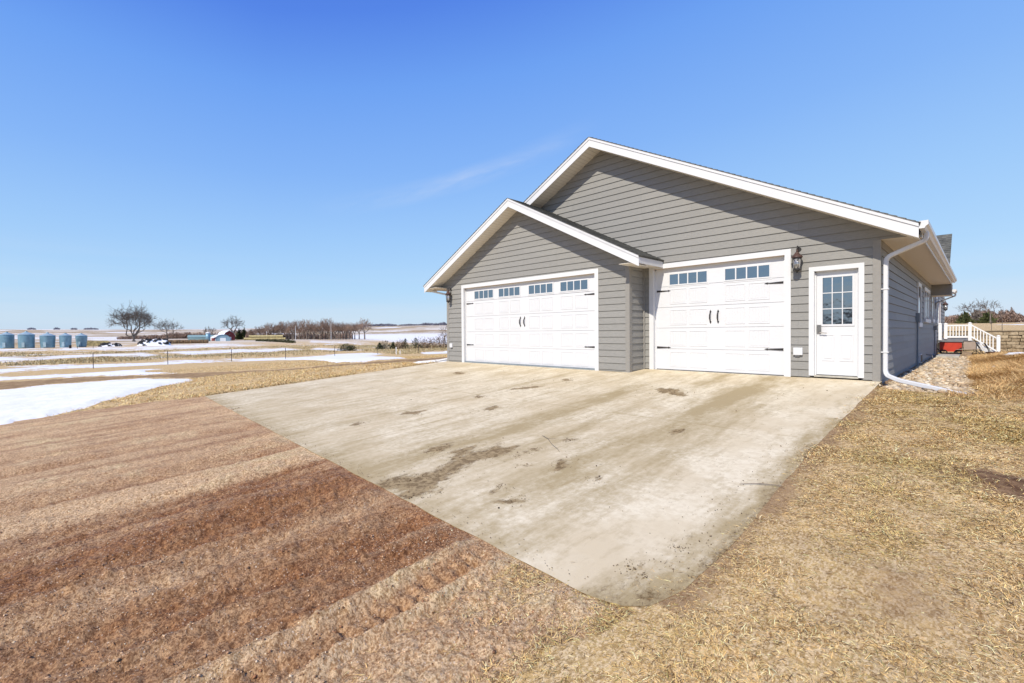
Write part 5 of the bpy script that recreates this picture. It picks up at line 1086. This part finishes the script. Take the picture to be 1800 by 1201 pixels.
# ------------------------------------------------------------------ farmyard
def frame_at(name, az, r_, label, cat, turn=0):
    p = at(az, r_); t = thing(name, p, label, cat); t.rotation_euler.z = R(az + turn); return t
t = frame_at('farm_barn', 76.75, 430, 'red barn with a steep white gambrel roof in front of the tall farmyard tree', 'barn', 20)
b = MB(); b.box(-4, 4, -6, 6, -.3, 3.2); b.prism([(-4, -5.9, 3.2), (4, -5.9, 3.2), (2.9, -5.9, 5.6), (0, -5.9, 7.2), (-2.9, -5.9, 5.6)], (0, 11.8, 0)); b.build('wall', M['barnred'], t, loc=(0, 0, 0))
b = MB()
for (xa, za), (xb, zb) in (((-4.5, 3.0), (-3.0, 5.8)), ((-3.0, 5.8), (0, 7.5)), ((0, 7.5), (3.0, 5.8)), ((3.0, 5.8), (4.5, 3.0))): b.prism([(xa, -6.4, za), (xb, -6.4, zb), (xb, -6.4, zb + .2), (xa, -6.4, za + .2)], (0, 12.8, 0))
b.build('roof', M['farm_white'], t, loc=(0, 0, 0)); b = MB(); b.box(-1.3, 1.3, -6.1, -6.0, 0, 2.6); b.build('door', M['farm_white'], t, loc=(0, 0, 0)); b = MB(); b.box(-.5, .5, -6.08, -6.0, 4.2, 5.1); b.build('window', M['glass'], t, loc=(0, 0, 0))
def shed(name, az, r_, w_, d_, h_, rise, wall, roof, label, cat, turn=0, arch=False):
    t = frame_at(name, az, r_, label, cat, turn); b = MB(); b.box(-w_ / 2, w_ / 2, -d_ / 2, d_ / 2, -.3, h_)
    if arch: prof = [(-w_ / 2 * math.cos(a_), h_ + rise * math.sin(a_)) for a_ in np.linspace(0, math.pi, 13)]
    else: prof = [(-w_ / 2, h_), (0, h_ + rise), (w_ / 2, h_)]
    b.prism([(x, -d_ / 2 + .02, z) for x, z in prof], (0, d_ - .04, 0)); b.build('wall', M[wall], t, loc=(0, 0, 0))
    b = MB()
    for (xa, za), (xb, zb) in zip(prof[:-1], prof[1:]): b.prism([(xa * 1.03, -d_ / 2 - .3, za), (xb * 1.03, -d_ / 2 - .3, zb), (xb * 1.03, -d_ / 2 - .3, zb + .15), (xa * 1.03, -d_ / 2 - .3, za + .15)], (0, d_ + .6, 0))
    b.build('roof', M[roof], t, loc=(0, 0, 0)); b = MB(); b.box(-w_ * .2, w_ * .2, -d_ / 2 - .06, -d_ / 2, 0, h_ * .8 + (rise * .3 if arch else 0)); b.build('door', M['farm_white'], t, loc=(0, 0, 0)); return t
shed('arched_shed', 77.05, 375, 8.2, 12, 1.6, 2.7, 'farm_blue', 'farm_blue', 'blue-grey arched metal shed with a pale door in front of the barn', 'shed', 0, True)
shed('long_shed', 78.6, 440, 10, 22, 2.4, 1.8, 'farm_teal', 'farm_teal', 'long green-grey shed behind the silo', 'shed', 88)
shed('low_shed', 77.75, 400, 3.2, 7, 1.9, .7, 'barnred', 'farm_white', 'small red shed with a snowy roof between the silo and the arched shed', 'shed', 10)
shed('white_shed', 77.3, 425, 9, 9, 2.2, 2.0, 'farm_white', 'farm_white', 'white-roofed lean-to joining the barn on its left', 'shed', 40)
t = frame_at('silo', 78.35, 370, 'slim blue steel silo with a white cap at the left of the farmyard', 'silo'); b = MB(); b.lathe(0, 0, [(1.35, -.3), (1.35, 5.3)], 18); b.build('wall', M['galv'], t, loc=(0, 0, 0), smooth=True)
MB().lathe(0, 0, [(1.45, 5.28), (1.3, 5.7), (.5, 6.1), (.1, 6.2)], 18).build('roof', M['farm_white'], t, loc=(0, 0, 0), smooth=True)

# ------------------------------------------------------------------ field fence, pipe, utility poles
fz = thing('field_fence', at(76.31, 40), 'wire fence on thin dark steel posts crossing the field on the left', 'fence'); fo = Vector(fz.location)
FP = [(96.0, 45), (87.22, 49), (81.72, 51.7), (76.31, 54.4), (71.18, 56.5), (66.08, 60.8), (61.32, 64.2), (56.57, 64.8), (52.3, 67)]; tops = []
for az, r_ in FP:
    p = at(az, r_); q = p - fo; b = MB(); b.box(q.x - .022, q.x + .022, q.y - .022, q.y + .022, q.z - .1, q.z + 1.22); b.box(q.x - .04, q.x + .04, q.y - .01, q.y + .01, q.z + .08, q.z + .22); b.build('post', M['iron'], fz, loc=(0, 0, 0)); tops.append(q)
for h in (.35, .65, .92, 1.14):
    b = MB(); b.tube([q + Vector((0, 0, h)) for q in tops], .0035, 4); b.build('wire', M['greymetal'], fz, loc=(0, 0, 0))
for az, h, lb in ((59.2, .95, 'taller white plastic pipe standing behind the field fence'), (58.75, .5, 'shorter white plastic pipe stub beside the taller pipe')):
    p = at(az, 62); o = thing('vent_pipe', p, lb, 'pipe'); MB().tube([(0, 0, -.1), (0, 0, h)], .055, 10).build('tube', M['vinyl'], o, loc=(0, 0, 0)); 
for az, r_, h, lb in ((70.15, 400, 11, 'tall utility pole in front of the shelter belt, left of its middle'), (66.45, 390, 13, 'tall pale utility pole in front of the right part of the shelter belt'), (73.0, 420, 6, 'yard light pole with a white lamp near the straw bales')):
    p = at(az, r_); o = thing('utility_pole', p, lb, 'utility pole'); o.rotation_euler.z = R(az); MB().tube([(0, 0, -.3), (0, 0, h)], [.18, .11], 8).build('shaft', M['farm_white'], o, loc=(0, 0, 0)); b = MB(); b.box(-1.1, 1.1, -.06, .06, h - 1.0, h - .85) if h > 8 else b.lathe(0, 0, [(.1, h), (.35, h + .1), (.3, h + .5), (.05, h + .6)], 10); b.build('crossarm' if h > 8 else 'lamp', M['farm_white'] if h < 8 else M['timber'], o, loc=(0, 0, 0))

# ------------------------------------------------------------------ sun, sky, camera
SUN = Vector((.20, -1.0, .97)).normalized()
el = math.asin(SUN.z); rot = math.atan2(SUN.x, SUN.y)
ld = bpy.data.lights.new('sun', 'SUN'); ld.energy = 4.6; ld.angle = R(.53); ld.color = (1.0, .925, .80)
lo = bpy.data.objects.new('sun', ld); COL.objects.link(lo); lo.rotation_euler = SUN.to_track_quat('Z', 'Y').to_euler(); lo.location = (0, 0, 30)
W = bpy.data.worlds.new('World'); S.world = W; W.use_nodes = True; wt = W.node_tree; wn = wt.nodes; bg = wn['Background']
sky = wn.new('ShaderNodeTexSky'); sky.sky_type = 'NISHITA'; sky.sun_disc = False; sky.sun_elevation = el; sky.sun_rotation = rot; sky.air_density = 1.0; sky.dust_density = .35; sky.ozone_density = 2.2; sky.altitude = 400
hs = wn.new('ShaderNodeHueSaturation'); hs.inputs['Saturation'].default_value = 1.12; hs.inputs['Value'].default_value = 1.0; wt.links.new(sky.outputs[0], hs.inputs['Color'])
tc = wn.new('ShaderNodeTexCoord')
def wmath(op, a, b=0.0, clamp=False):
    m = wn.new('ShaderNodeMath'); m.operation = op; m.use_clamp = clamp
    for i, v in enumerate((a, b)):
        if isinstance(v, bpy.types.NodeSocket): wt.links.new(v, m.inputs[i])
        else: m.inputs[i].default_value = v
    return m.outputs[0]
def wdot(vec, const):
    m = wn.new('ShaderNodeVectorMath'); m.operation = 'DOT_PRODUCT'; wt.links.new(vec, m.inputs[0]); m.inputs[1].default_value = const; return m.outputs['Value']
def dirv(az, el_): a, e = R(az), R(el_); return Vector((-math.sin(a) * math.cos(e), math.cos(a) * math.cos(e), math.sin(e)))
gen = tc.outputs['Generated']
sp_ = wn.new('ShaderNodeSeparateXYZ'); wt.links.new(gen, sp_.inputs[0])
rp = wn.new('ShaderNodeValToRGB'); e_ = rp.color_ramp.elements
e_[0].position = 0.0; e_[0].color = (.54, .67, .85, 1); e_[1].position = .035; e_[1].color = (.54, .70, .87, 1)
for p_, c_ in ((.10, (.44, .67, .92)), (.22, (.34, .58, .93)), (.36, (.235, .46, .92)), (.52, (.155, .36, .89)), (.64, (.090, .235, .80)), (.85, (.045, .13, .62)), (1.0, (.05, .14, .50))): q_ = e_.new(p_); q_.color = (*c_, 1)
ze_ = wmath('MULTIPLY', sp_.outputs[2], wmath('SUBTRACT', 1.22, wmath('MULTIPLY', wmath('MAXIMUM', wdot(gen, (.3, .95, 0)), 0.0), .38))); wt.links.new(ze_, rp.inputs[0])
sc_ = wn.new('ShaderNodeMix'); sc_.data_type = 'RGBA'; sc_.blend_type = 'MULTIPLY'; sc_.inputs[0].default_value = 1; wt.links.new(rp.outputs[0], sc_.inputs[6]); sc_.inputs[7].default_value = (9.3, 9.3, 9.3, 1)
mg = wn.new('ShaderNodeMix'); mg.data_type = 'RGBA'; mg.inputs[0].default_value = .9; wt.links.new(hs.outputs[0], mg.inputs[6]); wt.links.new(sc_.outputs[2], mg.inputs[7])
# one faint cirrus streak north-west, and a thin veil low over the horizon
c0 = dirv(51, 18.2); a0 = (dirv(40.5, 21.6) - dirv(62, 15.2)).normalized(); b0 = c0.cross(a0).normalized()
u_ = wdot(gen, a0); v_ = wdot(gen, b0); w0 = wdot(gen, c0)
nz = wn.new('ShaderNodeTexNoise'); nz.inputs['Scale'].default_value = 1.0; nz.inputs['Detail'].default_value = 8; nz.inputs['Roughness'].default_value = .6
cb = wn.new('ShaderNodeCombineXYZ'); wt.links.new(wmath('MULTIPLY', u_, 7.0), cb.inputs[0]); wt.links.new(wmath('MULTIPLY', v_, 38.0), cb.inputs[1]); wt.links.new(cb.outputs[0], nz.inputs['Vector'])
vv = wmath('ADD', v_, wmath('MULTIPLY', wmath('MULTIPLY', u_, u_), .35))
ev = wmath('SUBTRACT', 1.0, wmath('ABSOLUTE', wmath('MULTIPLY', vv, 40.0)), True); eu = wmath('SUBTRACT', 1.0, wmath('ABSOLUTE', wmath('MULTIPLY', u_, 3.4)), True)
ws = wmath('MULTIPLY', wmath('MULTIPLY', ev, eu), wmath('MULTIPLY', wmath('SUBTRACT', nz.outputs[0], .32, True), 2.4), True); ws = wmath('MULTIPLY', ws, wmath('GREATER_THAN', w0, .5))
nz2 = wn.new('ShaderNodeTexNoise'); nz2.inputs['Scale'].default_value = 1.2; nz2.inputs['Detail'].default_value = 6
mp2 = wn.new('ShaderNodeMapping'); mp2.inputs['Scale'].default_value = (1.4, 1.4, 22); wt.links.new(gen, mp2.inputs[0]); wt.links.new(mp2.outputs[0], nz2.inputs['Vector'])
lowv = wmath('MULTIPLY', wmath('SUBTRACT', nz2.outputs[0], .45, True), wmath('MULTIPLY', wmath('SUBTRACT', .16, sp_.outputs[2], True), 10.0), True)
fac = wmath('ADD', wmath('MULTIPLY', ws, .42), wmath('MULTIPLY', lowv, .9), True)
mx = wn.new('ShaderNodeMix'); mx.data_type = 'RGBA'; wt.links.new(fac, mx.inputs[0]); wt.links.new(mg.outputs[2], mx.inputs[6]); mx.inputs[7].default_value = (6.6, 7.0, 7.8, 1)
wt.links.new(mx.outputs[2], bg.inputs['Color']); bg.inputs['Strength'].default_value = .105

f_, yaw, pitch, roll = 818.5, R(45.22), R(-.79), R(-.43)
F = Vector((-math.sin(yaw) * math.cos(pitch), math.cos(yaw) * math.cos(pitch), math.sin(pitch))); RT = Vector((math.cos(yaw), math.sin(yaw), 0)); U = RT.cross(F)
R2 = RT * math.cos(roll) + U * math.sin(roll); U2 = -RT * math.sin(roll) + U * math.cos(roll)
cd = bpy.data.cameras.new('camera'); co_ = bpy.data.objects.new('camera', cd); COL.objects.link(co_); S.camera = co_
cd.sensor_width = 36; cd.sensor_fit = 'HORIZONTAL'; cd.lens = f_ / 1800 * 36; cd.shift_y = -2.9 / 1800; cd.clip_start = .05; cd.clip_end = 30000
m = Matrix((R2, U2, -F)).transposed().to_4x4(); m.translation = Vector((CX, CY, CZ)); co_.matrix_world = m
S.view_settings.view_transform = 'Standard'; S.view_settings.look = 'None'; S.view_settings.gamma = 1; S.view_settings.exposure = .13
